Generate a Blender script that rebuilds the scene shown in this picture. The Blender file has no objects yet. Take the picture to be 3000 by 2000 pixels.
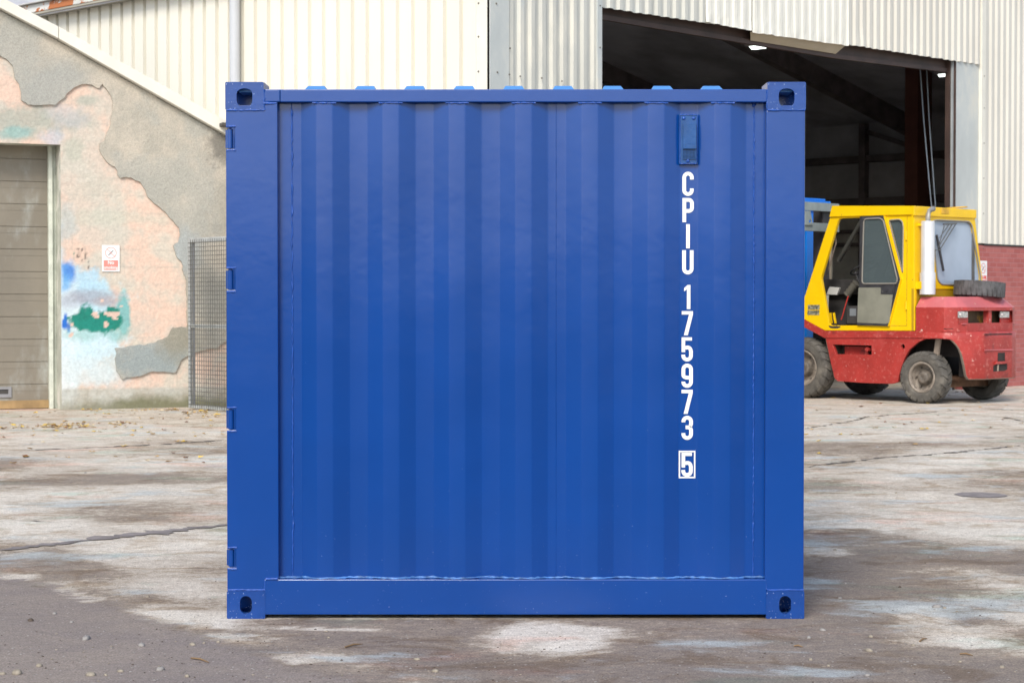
import bpy, bmesh, math, random
from mathutils import Vector, Matrix, noise
from mathutils.geometry import tessellate_polygon
random.seed(7)
R = math.radians

# ------------------------------------------------------------ camera, sky, sun
FPX, W, H = 5419.0, 3000.0, 2000.0
CAM = Vector((-0.015, -7.8, 1.33))
PITCH = math.atan(110 / FPX)
scene = bpy.context.scene
cd = bpy.data.cameras.new("camera"); cam = bpy.data.objects.new("camera", cd)
scene.collection.objects.link(cam); scene.camera = cam
cam.location = CAM; cam.rotation_euler = (math.pi / 2 - PITCH, 0, 0)
cd.sensor_width = 36; cd.lens = 36 * FPX / W; cd.clip_end = 3000; cd.clip_start = 0.1
cd.dof.use_dof = True; cd.dof.focus_distance = 7.8; cd.dof.aperture_fstop = 13
SUN_EL, SUN_AZ = 40.0, 196.0            # azimuth measured clockwise from +y
world = bpy.data.worlds.new("World"); scene.world = world; world.use_nodes = True
wt = world.node_tree; wt.nodes.clear()
sky = wt.nodes.new("ShaderNodeTexSky"); sky.sky_type = 'NISHITA'; sky.sun_disc = False
sky.sun_elevation = R(SUN_EL); sky.sun_rotation = R(SUN_AZ); sky.dust_density = 1.2; sky.air_density = 1.0
hs = wt.nodes.new("ShaderNodeHueSaturation"); hs.inputs['Saturation'].default_value = 0.72
bg = wt.nodes.new("ShaderNodeBackground"); bg.inputs['Strength'].default_value = 0.13
wo = wt.nodes.new("ShaderNodeOutputWorld")
wt.links.new(sky.outputs[0], hs.inputs['Color']); wt.links.new(hs.outputs[0], bg.inputs['Color'])
wt.links.new(bg.outputs[0], wo.inputs['Surface'])
sl = bpy.data.lights.new("sun", 'SUN'); sl.energy = 1.6; sl.angle = R(20); sl.color = (1.0, 0.93, 0.82)
sun = bpy.data.objects.new("sun", sl); scene.collection.objects.link(sun)
sd = Vector((math.sin(R(SUN_AZ)) * math.cos(R(SUN_EL)), math.cos(R(SUN_AZ)) * math.cos(R(SUN_EL)), math.sin(R(SUN_EL))))
sun.rotation_euler = (-sd).to_track_quat('-Z', 'Y').to_euler()
scene.view_settings.view_transform = 'Standard'; scene.view_settings.look = 'None'
scene.view_settings.exposure = 0.85; scene.view_settings.gamma = 1
scene.render.engine = 'CYCLES'

# ------------------------------------------------------------ helpers
COL = scene.collection
RX = Matrix.Rotation(-PITCH, 3, 'X')
def ray(px, py):
    return RX @ Vector(((px - W / 2) / FPX, 1, (H / 2 - py) / FPX))
def ground(px, py, z=0.0):
    d = ray(px, py); t = (z - CAM.z) / d.z
    return CAM + d * t
def project(p):
    q = RX.transposed() @ (Vector(p) - CAM)
    return (W / 2 + FPX * q.x / q.y, H / 2 - FPX * q.z / q.y)
class Frame:
    """a thing's own axes: origin on the ground and a turn about the vertical"""
    def __init__(s, origin, ang):
        s.o = Vector(origin); s.a = ang
        s.m = Matrix.Rotation(ang, 3, 'Z'); s.mi = s.m.transposed()
    def on(s, axis, val, px, py):
        o = s.mi @ (CAM - s.o); d = s.mi @ ray(px, py)
        t = (val - o[axis]) / d[axis]
        return o + d * t
    def world(s, p): return s.o + s.m @ Vector(p)

def empty(name, label, cat, loc=(0, 0, 0), rz=0, group=None):
    o = bpy.data.objects.new(name, None); COL.objects.link(o)
    o.empty_display_size = .2
    o.location = loc; o.rotation_euler = (0, 0, rz); o['label'] = label; o['category'] = cat
    if group: o['group'] = group
    return o
def link(name, bm, mat, parent=None, smooth=False, recalc=True, bevel=0, seg=2):
    if recalc: bmesh.ops.recalc_face_normals(bm, faces=bm.faces[:])
    me = bpy.data.meshes.new(name); bm.to_mesh(me); bm.free()
    mats = mat if isinstance(mat, (list, tuple)) else [mat]
    for m in mats: me.materials.append(m)
    if smooth:
        for p in me.polygons: p.use_smooth = True
    o = bpy.data.objects.new(name, me); COL.objects.link(o)
    if parent: o.parent = parent
    if bevel:
        b = o.modifiers.new("bevel", 'BEVEL'); b.width = bevel; b.segments = seg; b.limit_method = 'ANGLE'; b.angle_limit = R(40)
    return o
def tag(o, label=None, cat=None, group=None, kind=None):
    if label: o['label'] = label
    if cat: o['category'] = cat
    if group: o['group'] = group
    if kind: o['kind'] = kind
    return o
def BM(): return bmesh.new()
def box(bm, x0, x1, y0, y1, z0, z1, mi=0):
    v = [bm.verts.new((x, y, z)) for x in (x0, x1) for y in (y0, y1) for z in (z0, z1)]
    for f in ((0, 1, 3, 2), (4, 6, 7, 5), (0, 4, 5, 1), (2, 3, 7, 6), (0, 2, 6, 4), (1, 5, 7, 3)):
        bm.faces.new([v[i] for i in f]).material_index = mi
def bar(bm, a, b, w, h=None, up=(0, 0, 1), mi=0):
    """box beam between two points"""
    a = Vector(a); b = Vector(b); h = h or w
    d = (b - a).normalized(); u = Vector(up)
    if abs(d.dot(u)) > .98: u = Vector((0, 1, 0))
    s = d.cross(u).normalized(); u = s.cross(d)
    v = [bm.verts.new(p + s * i * w / 2 + u * j * h / 2) for p in (a, b) for i in (-1, 1) for j in (-1, 1)]
    for f in ((0, 1, 3, 2), (4, 6, 7, 5), (0, 4, 5, 1), (2, 3, 7, 6), (0, 2, 6, 4), (1, 5, 7, 3)):
        bm.faces.new([v[i] for i in f]).material_index = mi
def tube(bm, pts, r, n=8, cap=True, jit=0.0, mi=0):
    pts = [Vector(p) for p in pts]; rings = []
    for i, p in enumerate(pts):
        d = (pts[min(i + 1, len(pts) - 1)] - pts[max(i - 1, 0)]).normalized()
        u = Vector((0, 0, 1)) if abs(d.z) < .9 else Vector((1, 0, 0))
        s = d.cross(u).normalized(); t = s.cross(d)
        rr = (r[i] if isinstance(r, (list, tuple)) else r) * (1 + random.uniform(-jit, jit))
        rings.append([bm.verts.new(p + (s * math.cos(a) + t * math.sin(a)) * rr) for a in [2 * math.pi * k / n for k in range(n)]])
    for A, B in zip(rings, rings[1:]):
        for k in range(n):
            f = bm.faces.new((A[k], A[(k + 1) % n], B[(k + 1) % n], B[k])); f.smooth = True; f.material_index = mi
    if cap:
        for rg_ in (rings[0], rings[-1][::-1]): bm.faces.new([bm.verts.new(v.co) for v in rg_]).material_index = mi
def plate(bm, outer, holes, fmap, t0, t1, mi=0):
    """solid plate with holes; fmap(u, v, t) gives the point"""
    loops = [outer] + list(holes)
    tris = tessellate_polygon([[Vector((u, v, 0)) for u, v in L] for L in loops])
    flat = [p for L in loops for p in L]
    A = [bm.verts.new(fmap(u, v, t0)) for u, v in flat]
    B = [bm.verts.new(fmap(u, v, t1)) for u, v in flat]
    for a, b, c in tris:
        for V in ((A[a], A[b], A[c]), (B[a], B[c], B[b])):
            try: bm.faces.new(V).material_index = mi
            except ValueError: pass
    k = 0
    for L in loops:
        n = len(L)
        for i in range(n):
            j = (i + 1) % n
            try: bm.faces.new((A[k + i], A[k + j], B[k + j], B[k + i])).material_index = mi
            except ValueError: pass
        k += n
def strip_face(bm, left, right, fmap):
    A = [bm.verts.new(fmap(*p)) for p in left]; B = [bm.verts.new(fmap(*p)) for p in right]
    for i in range(len(A) - 1): bm.faces.new((A[i], A[i + 1], B[i + 1], B[i]))
def stadium(cx, cy, w, h, n=8, flat=0.0):
    """rounded slot"""
    r = w / 2; pts = []
    for k in range(n + 1):
        a = math.pi * k / n; pts.append((cx + r * math.cos(a), cy + (h / 2 - r) + r * math.sin(a) * (1 - flat)))
    for k in range(n + 1):
        a = math.pi + math.pi * k / n; pts.append((cx + r * math.cos(a), cy - (h / 2 - r) + r * math.sin(a)))
    return pts
def rounded(pts, r, n=4):
    """round the corners of a polygon"""
    out = []; m = len(pts)
    for i in range(m):
        p = Vector(pts[i]); a = Vector(pts[i - 1]) - p; b = Vector(pts[(i + 1) % m]) - p
        rr = min(r, a.length * .45, b.length * .45)
        p0 = p + a.normalized() * rr; p1 = p + b.normalized() * rr
        for k in range(n + 1):
            t = k / n; q = p0 * (1 - t) ** 2 + p * 2 * t * (1 - t) + p1 * t * t
            out.append((q.x, q.y))
    return out
def jagged(pts, step, amp, closed=False, seed=0.0):
    out = []; m = len(pts); n = m if closed else m - 1
    for i in range(n):
        a = Vector(pts[i]); b = Vector(pts[(i + 1) % m]); L = (b - a).length; k = max(1, int(L / step))
        d = (b - a).normalized(); nn = Vector((-d.y, d.x))
        for j in range(k):
            p = a.lerp(b, j / k)
            o = noise.fractal(Vector((p.x * 9 + seed, p.y * 9, seed)), 0.7, 2.2, 4) * amp * (0 if j == 0 and i == 0 and not closed else 1)
            q = p + nn * o; out.append((q.x, q.y))
    if not closed: out.append(tuple(pts[-1]))
    return out
def revolve(bm, prof, n, axis='y', cx=0, cy=0, cz=0, closed=False, mi=0, smooth=True):
    """prof: list of (radius, along axis y)"""
    rings = []
    for r, w in prof:
        ring = []
        for k in range(n):
            a = 2 * math.pi * k / n
            if axis == 'y': p = (cx + r * math.cos(a), cy + w, cz + r * math.sin(a))
            else: p = (cx + r * math.cos(a), cy + r * math.sin(a), cz + w)
            ring.append(bm.verts.new(p))
        rings.append(ring)
    pairs = list(zip(rings, rings[1:]))
    if closed: pairs.append((rings[-1], rings[0]))
    for A, B in pairs:
        for k in range(n):
            f = bm.faces.new((A[k], A[(k + 1) % n], B[(k + 1) % n], B[k])); f.smooth = smooth; f.material_index = mi
    if not closed:
        bm.faces.new(rings[0]).material_index = mi; bm.faces.new(rings[-1]).material_index = mi

# ------------------------------------------------------------ materials
def mat(name, col, rough=.6, metal=0.0, var=.12, vs=2.5, bump=0.0, bs=60.0, coat=0.0, stretch=None,
        spots=(), attr=None, spec=None, bump2=0.0, bs2=3.0, emit=None, alpha=None, rvar=0.0, ior=None, zspots=None):
    m = bpy.data.materials.new(name); m.use_nodes = True
    nt = m.node_tree; N = nt.nodes; L = nt.links
    b = N['Principled BSDF']
    tc = N.new('ShaderNodeTexCoord'); mp = N.new('ShaderNodeMapping')
    if stretch: mp.inputs['Scale'].default_value = stretch
    L.new(tc.outputs['Object'], mp.inputs['Vector']); vec = mp.outputs[0]
    def nz(scale, detail=6, rough_=.6, dist=0.0):
        n = N.new('ShaderNodeTexNoise'); n.inputs['Scale'].default_value = scale
        n.inputs['Detail'].default_value = detail; n.inputs['Roughness'].default_value = rough_
        n.inputs['Distortion'].default_value = dist
        L.new(vec, n.inputs['Vector']); return n.outputs['Fac']
    def ramp(fac, a, bb):
        r = N.new('ShaderNodeMapRange'); r.interpolation_type = 'SMOOTHSTEP'
        r.inputs['From Min'].default_value = a; r.inputs['From Max'].default_value = bb
        L.new(fac, r.inputs['Value']); return r.outputs[0]
    def mix(fac, A, B, mode='MIX'):
        x = N.new('ShaderNodeMix'); x.data_type = 'RGBA'; x.blend_type = mode
        for s, v in ((x.inputs[0], fac), (x.inputs[6], A), (x.inputs[7], B)):
            if hasattr(v, 'links') or isinstance(v, bpy.types.NodeSocket): L.new(v, s)
            elif isinstance(v, (int, float)): s.default_value = v
            else: s.default_value = (*v, 1)
        return x.outputs[2]
    lo = tuple(c * (1 - var) for c in col); hi = tuple(min(1, c * (1 + var)) for c in col)
    if attr:
        a = N.new('ShaderNodeAttribute'); a.attribute_name = attr
        c = mix(1.0, a.outputs['Color'], mix(ramp(nz(vs), .3, .7), (1 - var,) * 3, (1 + var,) * 3), 'MULTIPLY')
    else:
        c = mix(ramp(nz(vs), .3, .7), lo, hi)
    for sp in spots:
        c2, sc, t0, t1 = sp[:4]
        c = mix(ramp(nz(sc, 8, .65, sp[4] if len(sp) > 4 else 0), t0, t1), c, c2)
    if zspots:                                          # paint chips, denser towards the ground
        sx = N.new('ShaderNodeSeparateXYZ'); L.new(tc.outputs['Object'], sx.inputs[0])
        zc = N.new('ShaderNodeMapRange'); zc.inputs['To Max'].default_value = zspots[3]; L.new(sx.outputs['Z'], zc.inputs['Value'])
        sb = N.new('ShaderNodeMath'); sb.operation = 'SUBTRACT'; L.new(nz(zspots[1], 3, .6), sb.inputs[0]); L.new(zc.outputs[0], sb.inputs[1])
        c = mix(ramp(sb.outputs[0], zspots[2], zspots[2] + .012), c, zspots[0])
    L.new(c, b.inputs['Base Color'])
    b.inputs['Roughness'].default_value = rough; b.inputs['Metallic'].default_value = metal
    if rvar:
        r = N.new('ShaderNodeMapRange'); r.inputs['To Min'].default_value = rough - rvar; r.inputs['To Max'].default_value = rough + rvar
        L.new(nz(vs * 3), r.inputs['Value']); L.new(r.outputs[0], b.inputs['Roughness'])
    if ior: b.inputs['IOR'].default_value = ior
    if spec is not None: b.inputs['Specular IOR Level'].default_value = spec
    if coat: b.inputs['Coat Weight'].default_value = coat; b.inputs['Coat Roughness'].default_value = .12
    nrm = None
    for st, sc in ((bump, bs), (bump2, bs2)):
        if st:
            bp = N.new('ShaderNodeBump'); bp.inputs['Strength'].default_value = 1.0; bp.inputs['Distance'].default_value = st
            L.new(nz(sc, 5), bp.inputs['Height'])
            if nrm: L.new(nrm, bp.inputs['Normal'])
            nrm = bp.outputs[0]
    if nrm: L.new(nrm, b.inputs['Normal'])
    if emit: b.inputs['Emission Color'].default_value = (*emit[0], 1); b.inputs['Emission Strength'].default_value = emit[1]
    m['_'] = 0
    return m
def glassy(name, tint, transp, rough=.03):
    m = bpy.data.materials.new(name); m.use_nodes = True; nt = m.node_tree; N = nt.nodes; L = nt.links; N.clear()
    o = N.new('ShaderNodeOutputMaterial'); t = N.new('ShaderNodeBsdfTransparent'); p = N.new('ShaderNodeBsdfPrincipled')
    t.inputs[0].default_value = (.75, .8, .8, 1); p.inputs['Base Color'].default_value = (*tint, 1); p.inputs['Roughness'].default_value = rough
    n = N.new('ShaderNodeTexNoise'); n.inputs['Scale'].default_value = 3; tc = N.new('ShaderNodeTexCoord'); L.new(tc.outputs['Object'], n.inputs['Vector'])
    r = N.new('ShaderNodeMapRange'); r.inputs['To Min'].default_value = 1 - transp - .15; r.inputs['To Max'].default_value = 1 - transp + .15
    L.new(n.outputs['Fac'], r.inputs['Value'])
    x = N.new('ShaderNodeMixShader'); L.new(r.outputs[0], x.inputs[0]); L.new(t.outputs[0], x.inputs[1]); L.new(p.outputs[0], x.inputs[2]); L.new(x.outputs[0], o.inputs['Surface'])
    return m

# blue paint of the container
blue = mat('blue_paint', (.0010, .050, .260), rough=.215, ior=1.55, var=.05, vs=1.5, bump=.00012, bs=35, bump2=.004, bs2=1.6, rvar=.04,
           zspots=((.26, .34, .56), 130, .715, .07))
blue_rough = mat('blue_casting_paint', (.005, .052, .255), rough=.25, ior=1.55, var=.08, vs=14, bump=.0012, bs=30,
                 zspots=((.20, .28, .50), 80, .64, .13))
blue_weld = mat('blue_weld_paint', (.012, .075, .36), rough=.25, var=.15, vs=30, bump=.003, bs=120)
sheen_weld = mat('sky_sheen_weld_paint', (.07, .19, .47), rough=.2, var=.4, vs=25, bump=.003, bs=120)  # weld lightened to paint in the sky's reflection along the shelf
blue_skylit = mat('skylit_roof_blue', (.07, .25, .60), rough=.4, var=.05)  # sky-lit lightness of the roof ribs put into the base colour
white_let = mat('white_vinyl', (.85, .85, .83), rough=.45, var=.02)
dark_hole = mat('dark_cavity', (.01, .012, .02), rough=.9, var=.1)

# ------------------------------------------------------------ ground
COLS = [0, 150, 300, 450, 600, 750, 900, 1050, 1200, 1350, 1500, 1650, 1800, 1950, 2100, 2250, 2400, 2550, 2700, 2850, 3000]
LEFT = [(1150, .7, .7, .7, .7, .7), (1204, .7, .7, .7, .7, .65), (1235, .7, .72, .7, .7, .62), (1270, .8, .82, .82, .8, .78), (1310, .8, .78, .75, .6, .5),
        (1325, .6, .7, .7, .55, .35), (1340, .7, .7, .8, .85, .85), (1355, .3, .55, .85, .9, .85), (1372, .35, .7, .7, .75, .6),
        (1395, .8, .55, .25, .3, .55), (1413, .35, .3, .25, .3, .4), (1430, .4, .65, .9, .85, .8), (1455, .85, .9, .9, .8, .75),
        (1485, .9, .85, .5, .4, .6), (1515, .85, .8, .45, .4, .65), (1540, .95, .9, .85, .8, .7), (1565, .95, .9, .8, .75, .85),
        (1590, .5, .6, .8, .9, .9), (1615, .5, .5, .8, .9, .8), (1640, .25, .3, .6, .85, .7), (1665, .3, .25, .4, .7, .45),
        (1690, .6, .3, .35, .65, .75), (1715, .05, .7, .55, .85, .8), (1745, 0, .1, .45, .35, .7), (1775, 0, 0, .2, .75, .45),
        (1800, 0, 0, .05, .8, .95), (1825, 0, 0, 0, .3, .7), (1845, 0, 0, 0, .1, .4), (1875, 0, 0, 0, .05, .5), (1900, 0, 0, 0, 0, .1),
        (1925, 0, 0, 0, 0, .05), (1955, 0, 0, 0, 0, 0), (2000, 0, 0, 0, 0, 0), (2200, 0, 0, .1, 0, 0)]
RIGHT = [(1150, .85, .85, .85, .85, .8), (1204, .85, .85, .85, .85, .85), (1250, .85, .85, .85, .85, .8), (1285, .8, .85, .9, .8, .6), (1300, .35, .4, .45, .6, .6),
         (1325, .35, .4, .8, .85, .8), (1345, .6, .5, .85, .85, .85), (1365, .5, .8, .9, .9, .85), (1385, .7, .7, .85, .5, .45),
         (1405, .4, .8, .7, .6, .5), (1425, .35, .5, .6, .5, .4), (1450, .6, .8, .85, .8, .6), (1480, .7, .75, .85, .85, .7),
         (1515, .8, .85, .85, .85, .8), (1540, .25, .85, .85, .9, .9), (1565, .15, .3, .75, .95, .95), (1590, .25, .35, .4, .6, .8),
         (1620, .6, .25, .2, .2, .3), (1650, .1, .15, .15, .15, .2), (1675, .1, .25, .5, .6, .3), (1700, .1, .15, .3, .65, .7),
         (1730, .05, .1, .2, .4, .5), (1765, .1, .1, .4, .6, .5), (1795, .1, .15, .6, .3, .75), (1820, .15, .15, .55, .15, .6),
         (1860, .15, .1, .65, .8, .3), (1885, .15, .1, .7, .85, .5), (1910, .15, .15, .15, .3, .75), (1950, .1, .1, .1, .1, .15), (2000, .1, .15, .1, .1, .1), (2200, .1, .2, .1, .1, .1)]
MID = [(1825, .6, .2, .2, .25, .25, .3, .3, .35, .3, .25, .2), (1845, .5, .5, .5, .25, .3, .6, .85, .6, .4, .3, .2),
       (1875, .6, .15, .15, .2, .4, .85, .9, .5, .3, .2, .2), (1900, .1, .3, .2, .2, .3, .75, .8, .3, .2, .2, .2),
       (1925, .3, .8, .3, .2, .2, .3, .3, .2, .2, .2, .2), (1955, 0, .1, .4, .2, .15, .15, .15, .15, .15, .1, .1),
       (2000, 0, 0, .1, .5, .2, .15, .15, .1, .15, .1, .1), (2200, 0, 0, .1, .1, .2, .1, .1, .1, .2, .1, .1)]
def row_at(tab, y):
    if y <= tab[0][0]: return tab[0][1:]
    for a, b in zip(tab, tab[1:]):
        if y <= b[0]:
            t = (y - a[0]) / (b[0] - a[0]); t = t * t * (3 - 2 * t)
            return [p + (q - p) * t for p, q in zip(a[1:], b[1:])]
    return tab[-1][1:]
PATCH = [(500, 1800, 150, 24, .16, 1.0), (215, 1745, 95, 20, .22, .9), (40, 1689, 40, 7, 0, .9), (835, 1927, 52, 13, .15, .95), (650, 1868, 55, 10, .1, .85), (500, 1722, 170, 26, .08, .8), (380, 1655, 130, 18, .08, .78),
         (2812, 1876, 92, 24, .05, 1.0), (2704, 1800, 62, 22, .1, .72), (2945, 1802, 65, 12, .1, .85), (2940, 1722, 75, 12, .12, .85), (1610, 1868, 150, 34, .04, .98), (1690, 1846, 120, 14, 0, .9), (2870, 1560, 260, 18, .08, 1.0),
         (640, 1820, 60, 16, -.2, .9), (950, 1841, 120, 2.5, .01, 1.0), (2420, 1618, 60, 8, 0, .75), (120, 1545, 170, 16, -.05, 1.0), (430, 1590, 230, 18, -.08, .95), (2600, 1530, 260, 22, 0, .95)]
TARM = [(-400, 1655), (0, 1690), (130, 1715), (350, 1785), (490, 1828), (620, 1878), (760, 1927), (900, 1965), (1100, 2015), (1500, 2120)]
def tarmac_at(x, y):
    if y > 2.5 or x > 1.5: return 0.0
    if y < -1.6: return 1.0
    px, py = project((x, y, 0))
    for a, b in zip(TARM, TARM[1:]):
        if a[0] <= px <= b[0]: return max(0, min(1, .5 + (py - a[1] - (b[1] - a[1]) * (px - a[0]) / (b[0] - a[0])) / 90))
    return 1.0 if px < -400 else 0.0
def wear_at(x, y):
    w = wear_base(x, y)
    if -1.9 < y < 3.8:
        px, py = project((x, y, 0)); n = 1.1 * noise.fractal(Vector((x * 2.6, y * 2.0, 7)), .7, 2.2, 5)
        for a, b, rx, ry, sl_, v in PATCH:
            u = (px - a) / rx
            if abs(u) < 1.7:
                d = math.hypot(u, (py - b - sl_ * (px - a)) / ry) + n; m = max(0, min(1, (1.12 - d) / .25)); w += (v - w) * m
    return w
def wear_base(x, y):
    if y < -5.9: return .12
    px, py = project((x, y, 0))
    if py > 2200: py = 2200
    n = noise.fractal(Vector((x * .7, y * .35, 3)), .8, 2.1, 3)
    px += n * 60; py += noise.fractal(Vector((x * .8, y * .4, 9)), .8, 2.1, 3) * 10
    l = row_at(LEFT, py); r = row_at(RIGHT, py)
    if py > 1815: m = list(row_at(MID, py))
    else: m = [l[4] + (r[0] - l[4]) * (k + 1) / 12 for k in range(11)]
    row = list(l) + m + list(r)
    f = max(0, min(19.999, px / 150)); i = int(f); t = f - i
    return row[i] + (row[i + 1] - row[i]) * t
xs = [-300, -120, -60, -30, -16] + [-10 + .06 * k for k in range(334)] + [16, 30, 60, 120, 300]
ys = [-300, -120, -50, -20, -9, -6, -4] + [-2.2 + .045 * k for k in range(130)] + [3.7 + .1 * k for k in range(215)] + [26, 32, 50, 100, 250, 600]
me = bpy.data.meshes.new('ground')
nx, ny = len(xs), len(ys)
me.from_pydata([(x, y, 0) for y in ys for x in xs], [],
               [(j * nx + i, j * nx + i + 1, (j + 1) * nx + i + 1, (j + 1) * nx + i) for j in range(ny - 1) for i in range(nx - 1)])
at = me.attributes.new('wear', 'FLOAT', 'POINT')
at.data.foreach_set('value', [wear_at(x, y) if abs(x) < 10.5 and y < 25.5 else .5 for y in ys for x in xs])
gm = bpy.data.materials.new('worn_yard_surface'); gm.use_nodes = True
nt = gm.node_tree; N = nt.nodes; L = nt.links; pb = N['Principled BSDF']
tc = N.new('ShaderNodeTexCoord')
def gnoise(scale, detail=8, rough=.6, st=(1, 1, 1), dist=0, off=0):
    mp = N.new('ShaderNodeMapping'); mp.inputs['Scale'].default_value = st; mp.inputs['Location'].default_value = (off, off, 0)
    n = N.new('ShaderNodeTexNoise'); n.inputs['Scale'].default_value = scale; n.inputs['Detail'].default_value = detail
    n.inputs['Roughness'].default_value = rough; n.inputs['Distortion'].default_value = dist
    L.new(tc.outputs['Object'], mp.inputs[0]); L.new(mp.outputs[0], n.inputs['Vector']); return n.outputs['Fac']
def gmath(op, a, b=None, c=None):
    m = N.new('ShaderNodeMath'); m.operation = op
    for s, v in zip(m.inputs, (a, b, c)):
        if v is None: continue
        if isinstance(v, (int, float)): s.default_value = v
        else: L.new(v, s)
    return m.outputs[0]
def gmix(f, a, b, mode='MIX'):
    x = N.new('ShaderNodeMix'); x.data_type = 'RGBA'; x.blend_type = mode
    for s, v in ((x.inputs[0], f), (x.inputs[6], a), (x.inputs[7], b)):
        if isinstance(v, (int, float)): s.default_value = v
        elif isinstance(v, tuple): s.default_value = (*v, 1)
        else: L.new(v, s)
    return x.outputs[2]
def gramp(f, a, b, lo=0.0, hi=1.0):
    r = N.new('ShaderNodeMapRange'); r.interpolation_type = 'SMOOTHSTEP'
    for k, v in (('From Min', a), ('From Max', b), ('To Min', lo), ('To Max', hi)): r.inputs[k].default_value = v
    L.new(f, r.inputs['Value']); return r.outputs[0]
wa = N.new('ShaderNodeAttribute'); wa.attribute_name = 'wear'; wear = wa.outputs['Fac']
n1 = gnoise(1.6, 12, .68, (1, 1.6, 1), .6); n2 = gnoise(7, 12, .7, (1, 1.5, 1), .3, 5); n3 = gnoise(32, 8, .75); n4 = gnoise(120, 4, .7)
nn = gmath('ADD', gmath('MULTIPLY', gmath('SUBTRACT', n1, .5), .8), gmath('MULTIPLY', gmath('SUBTRACT', n2, .5), 1.15))
nn = gmath('ADD', nn, gmath('MULTIPLY', gmath('SUBTRACT', n3, .5), .75))
w = gmath('ADD', wear, nn)
rmp = N.new('ShaderNodeValToRGB'); L.new(w, rmp.inputs[0]); cr = rmp.color_ramp
GC = [(0.0, (.225, .188, .163)), (.24, (.258, .212, .175)), (.46, (.325, .268, .212)), (.53, (.44, .380, .310)), (.72, (.54, .482, .41)), (1.0, (.69, .64, .565))]
cr.elements[0].position = GC[0][0]; cr.elements[0].color = (*GC[0][1], 1); cr.elements[1].position = 1; cr.elements[1].color = (*GC[-1][1], 1)
for p, c in GC[1:-1]:
    e = cr.elements.new(p); e.color = (*c, 1)
col = rmp.outputs[0]
col = gmix(gramp(gnoise(.9, 8, .65, (1, 1.6, 1), .3, 11), .54, .64, 0, .6), col, (.46, .53, .56), 'MIX')   # pale blue paint dust
pk = gmix(1.0, col, (1.10, .88, .82), 'MULTIPLY'); col = gmix(gramp(gnoise(.8, 6, .6, (1, 1.6, 1), .3, 31), .55, .68), col, pk)
gr = gmix(1.0, col, (.84, .98, .96), 'MULTIPLY'); col = gmix(gramp(gnoise(1.1, 6, .6, (1, 1.6, 1), .3, 51), .56, .68), col, gr)
col = gmix(gramp(gnoise(2.3, 9, .68, (1, 1.3, 1), .8, 71), .50, .62), col, gmix(1.0, col, (.76, .69, .61), 'MULTIPLY'))
col = gmix(gramp(gnoise(1.4, 9, .68, (1, 1.5, 1), .5, 91), .55, .64, 0, .8), col, gmix(1.0, col, (1.16, 1.16, 1.15), 'MULTIPLY'))
tma = N.new('ShaderNodeAttribute'); tma.attribute_name = 'tarmac'
tmf = gramp(gmath('ADD', tma.outputs['Fac'], gmath('ADD', gmath('MULTIPLY', gmath('SUBTRACT', n2, .5), 1.9), gmath('MULTIPLY', gmath('SUBTRACT', n3, .5), .7))), .38, .62)
col = gmix(tmf, col, gmix(gramp(n1, .35, .65), (.245, .208, .192), (.295, .248, .215)))
col = gmix(1.0, col, gmix(gramp(n3, .34, .66), (.86, .85, .84), (1.10, 1.10, 1.10)), 'MULTIPLY')
col = gmix(1.0, col, gmix(gramp(n4, .36, .64), (.72, .71, .70), (1.24, 1.24, 1.24)), 'MULTIPLY')
vo = N.new('ShaderNodeTexVoronoi'); vo.inputs['Scale'].default_value = 55; L.new(tc.outputs['Object'], vo.inputs['Vector'])
vsel = N.new('ShaderNodeSeparateColor'); L.new(vo.outputs['Color'], vsel.inputs[0])
peb = gmath('MULTIPLY', gramp(vo.outputs['Distance'], .30, .18), gmath('GREATER_THAN', vsel.outputs[0], .93))
col = gmix(gmath('MULTIPLY', peb, gmath('SUBTRACT', 1.0, gmath('MINIMUM', gmath('MAXIMUM', w, 0.0), 1.0))), col, (.48, .45, .42))
pit = gmath('MULTIPLY', gramp(vo.outputs['Distance'], .30, .16), gmath('LESS_THAN', vsel.outputs[1], .035))
col = gmix(pit, col, (.05, .045, .04))
ta = N.new('ShaderNodeAttribute'); ta.attribute_name = 'tar'  # unseen dark ground behind the camera, added to darken the container's reflections
col = gmix(ta.outputs['Fac'], col, gmix(gramp(n2, .3, .7), (.035, .034, .034), (.06, .057, .055)))
L.new(col, pb.inputs['Base Color']); pb.inputs['Roughness'].default_value = .82; pb.inputs['Specular IOR Level'].default_value = .35
bp = N.new('ShaderNodeBump'); bp.inputs['Distance'].default_value = .006
hh = gmath('ADD', gmath('MULTIPLY', n3, .9), gmath('ADD', gmath('MULTIPLY', n4, .5), gmath('MULTIPLY', peb, .5))); L.new(hh, bp.inputs['Height']); L.new(bp.outputs[0], pb.inputs['Normal'])
tm = me.attributes.new('tarmac', 'FLOAT', 'POINT')
tm.data.foreach_set('value', [tarmac_at(x, y) if abs(x) < 10.5 and y > -3 else (1.0 if y < 0 else 0.0) for y in ys for x in xs])
unseen_tar = me.attributes.new('tar', 'FLOAT', 'POINT')  # mask of the unseen dark ground added behind the camera for reflections
unseen_tar.data.foreach_set('value', [max(0, min(1, (-1.75 - y + .5 * noise.noise(Vector((x * .6, y * .6, 2)))) / 1.0)) if abs(x) < 60 and -120 < y else 0 for y in ys for x in xs])
me.materials.append(gm)
g = bpy.data.objects.new('ground', me); COL.objects.link(g); tag(g, 'worn concrete and asphalt yard with pale and brown patches', 'ground', kind='structure')

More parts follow.
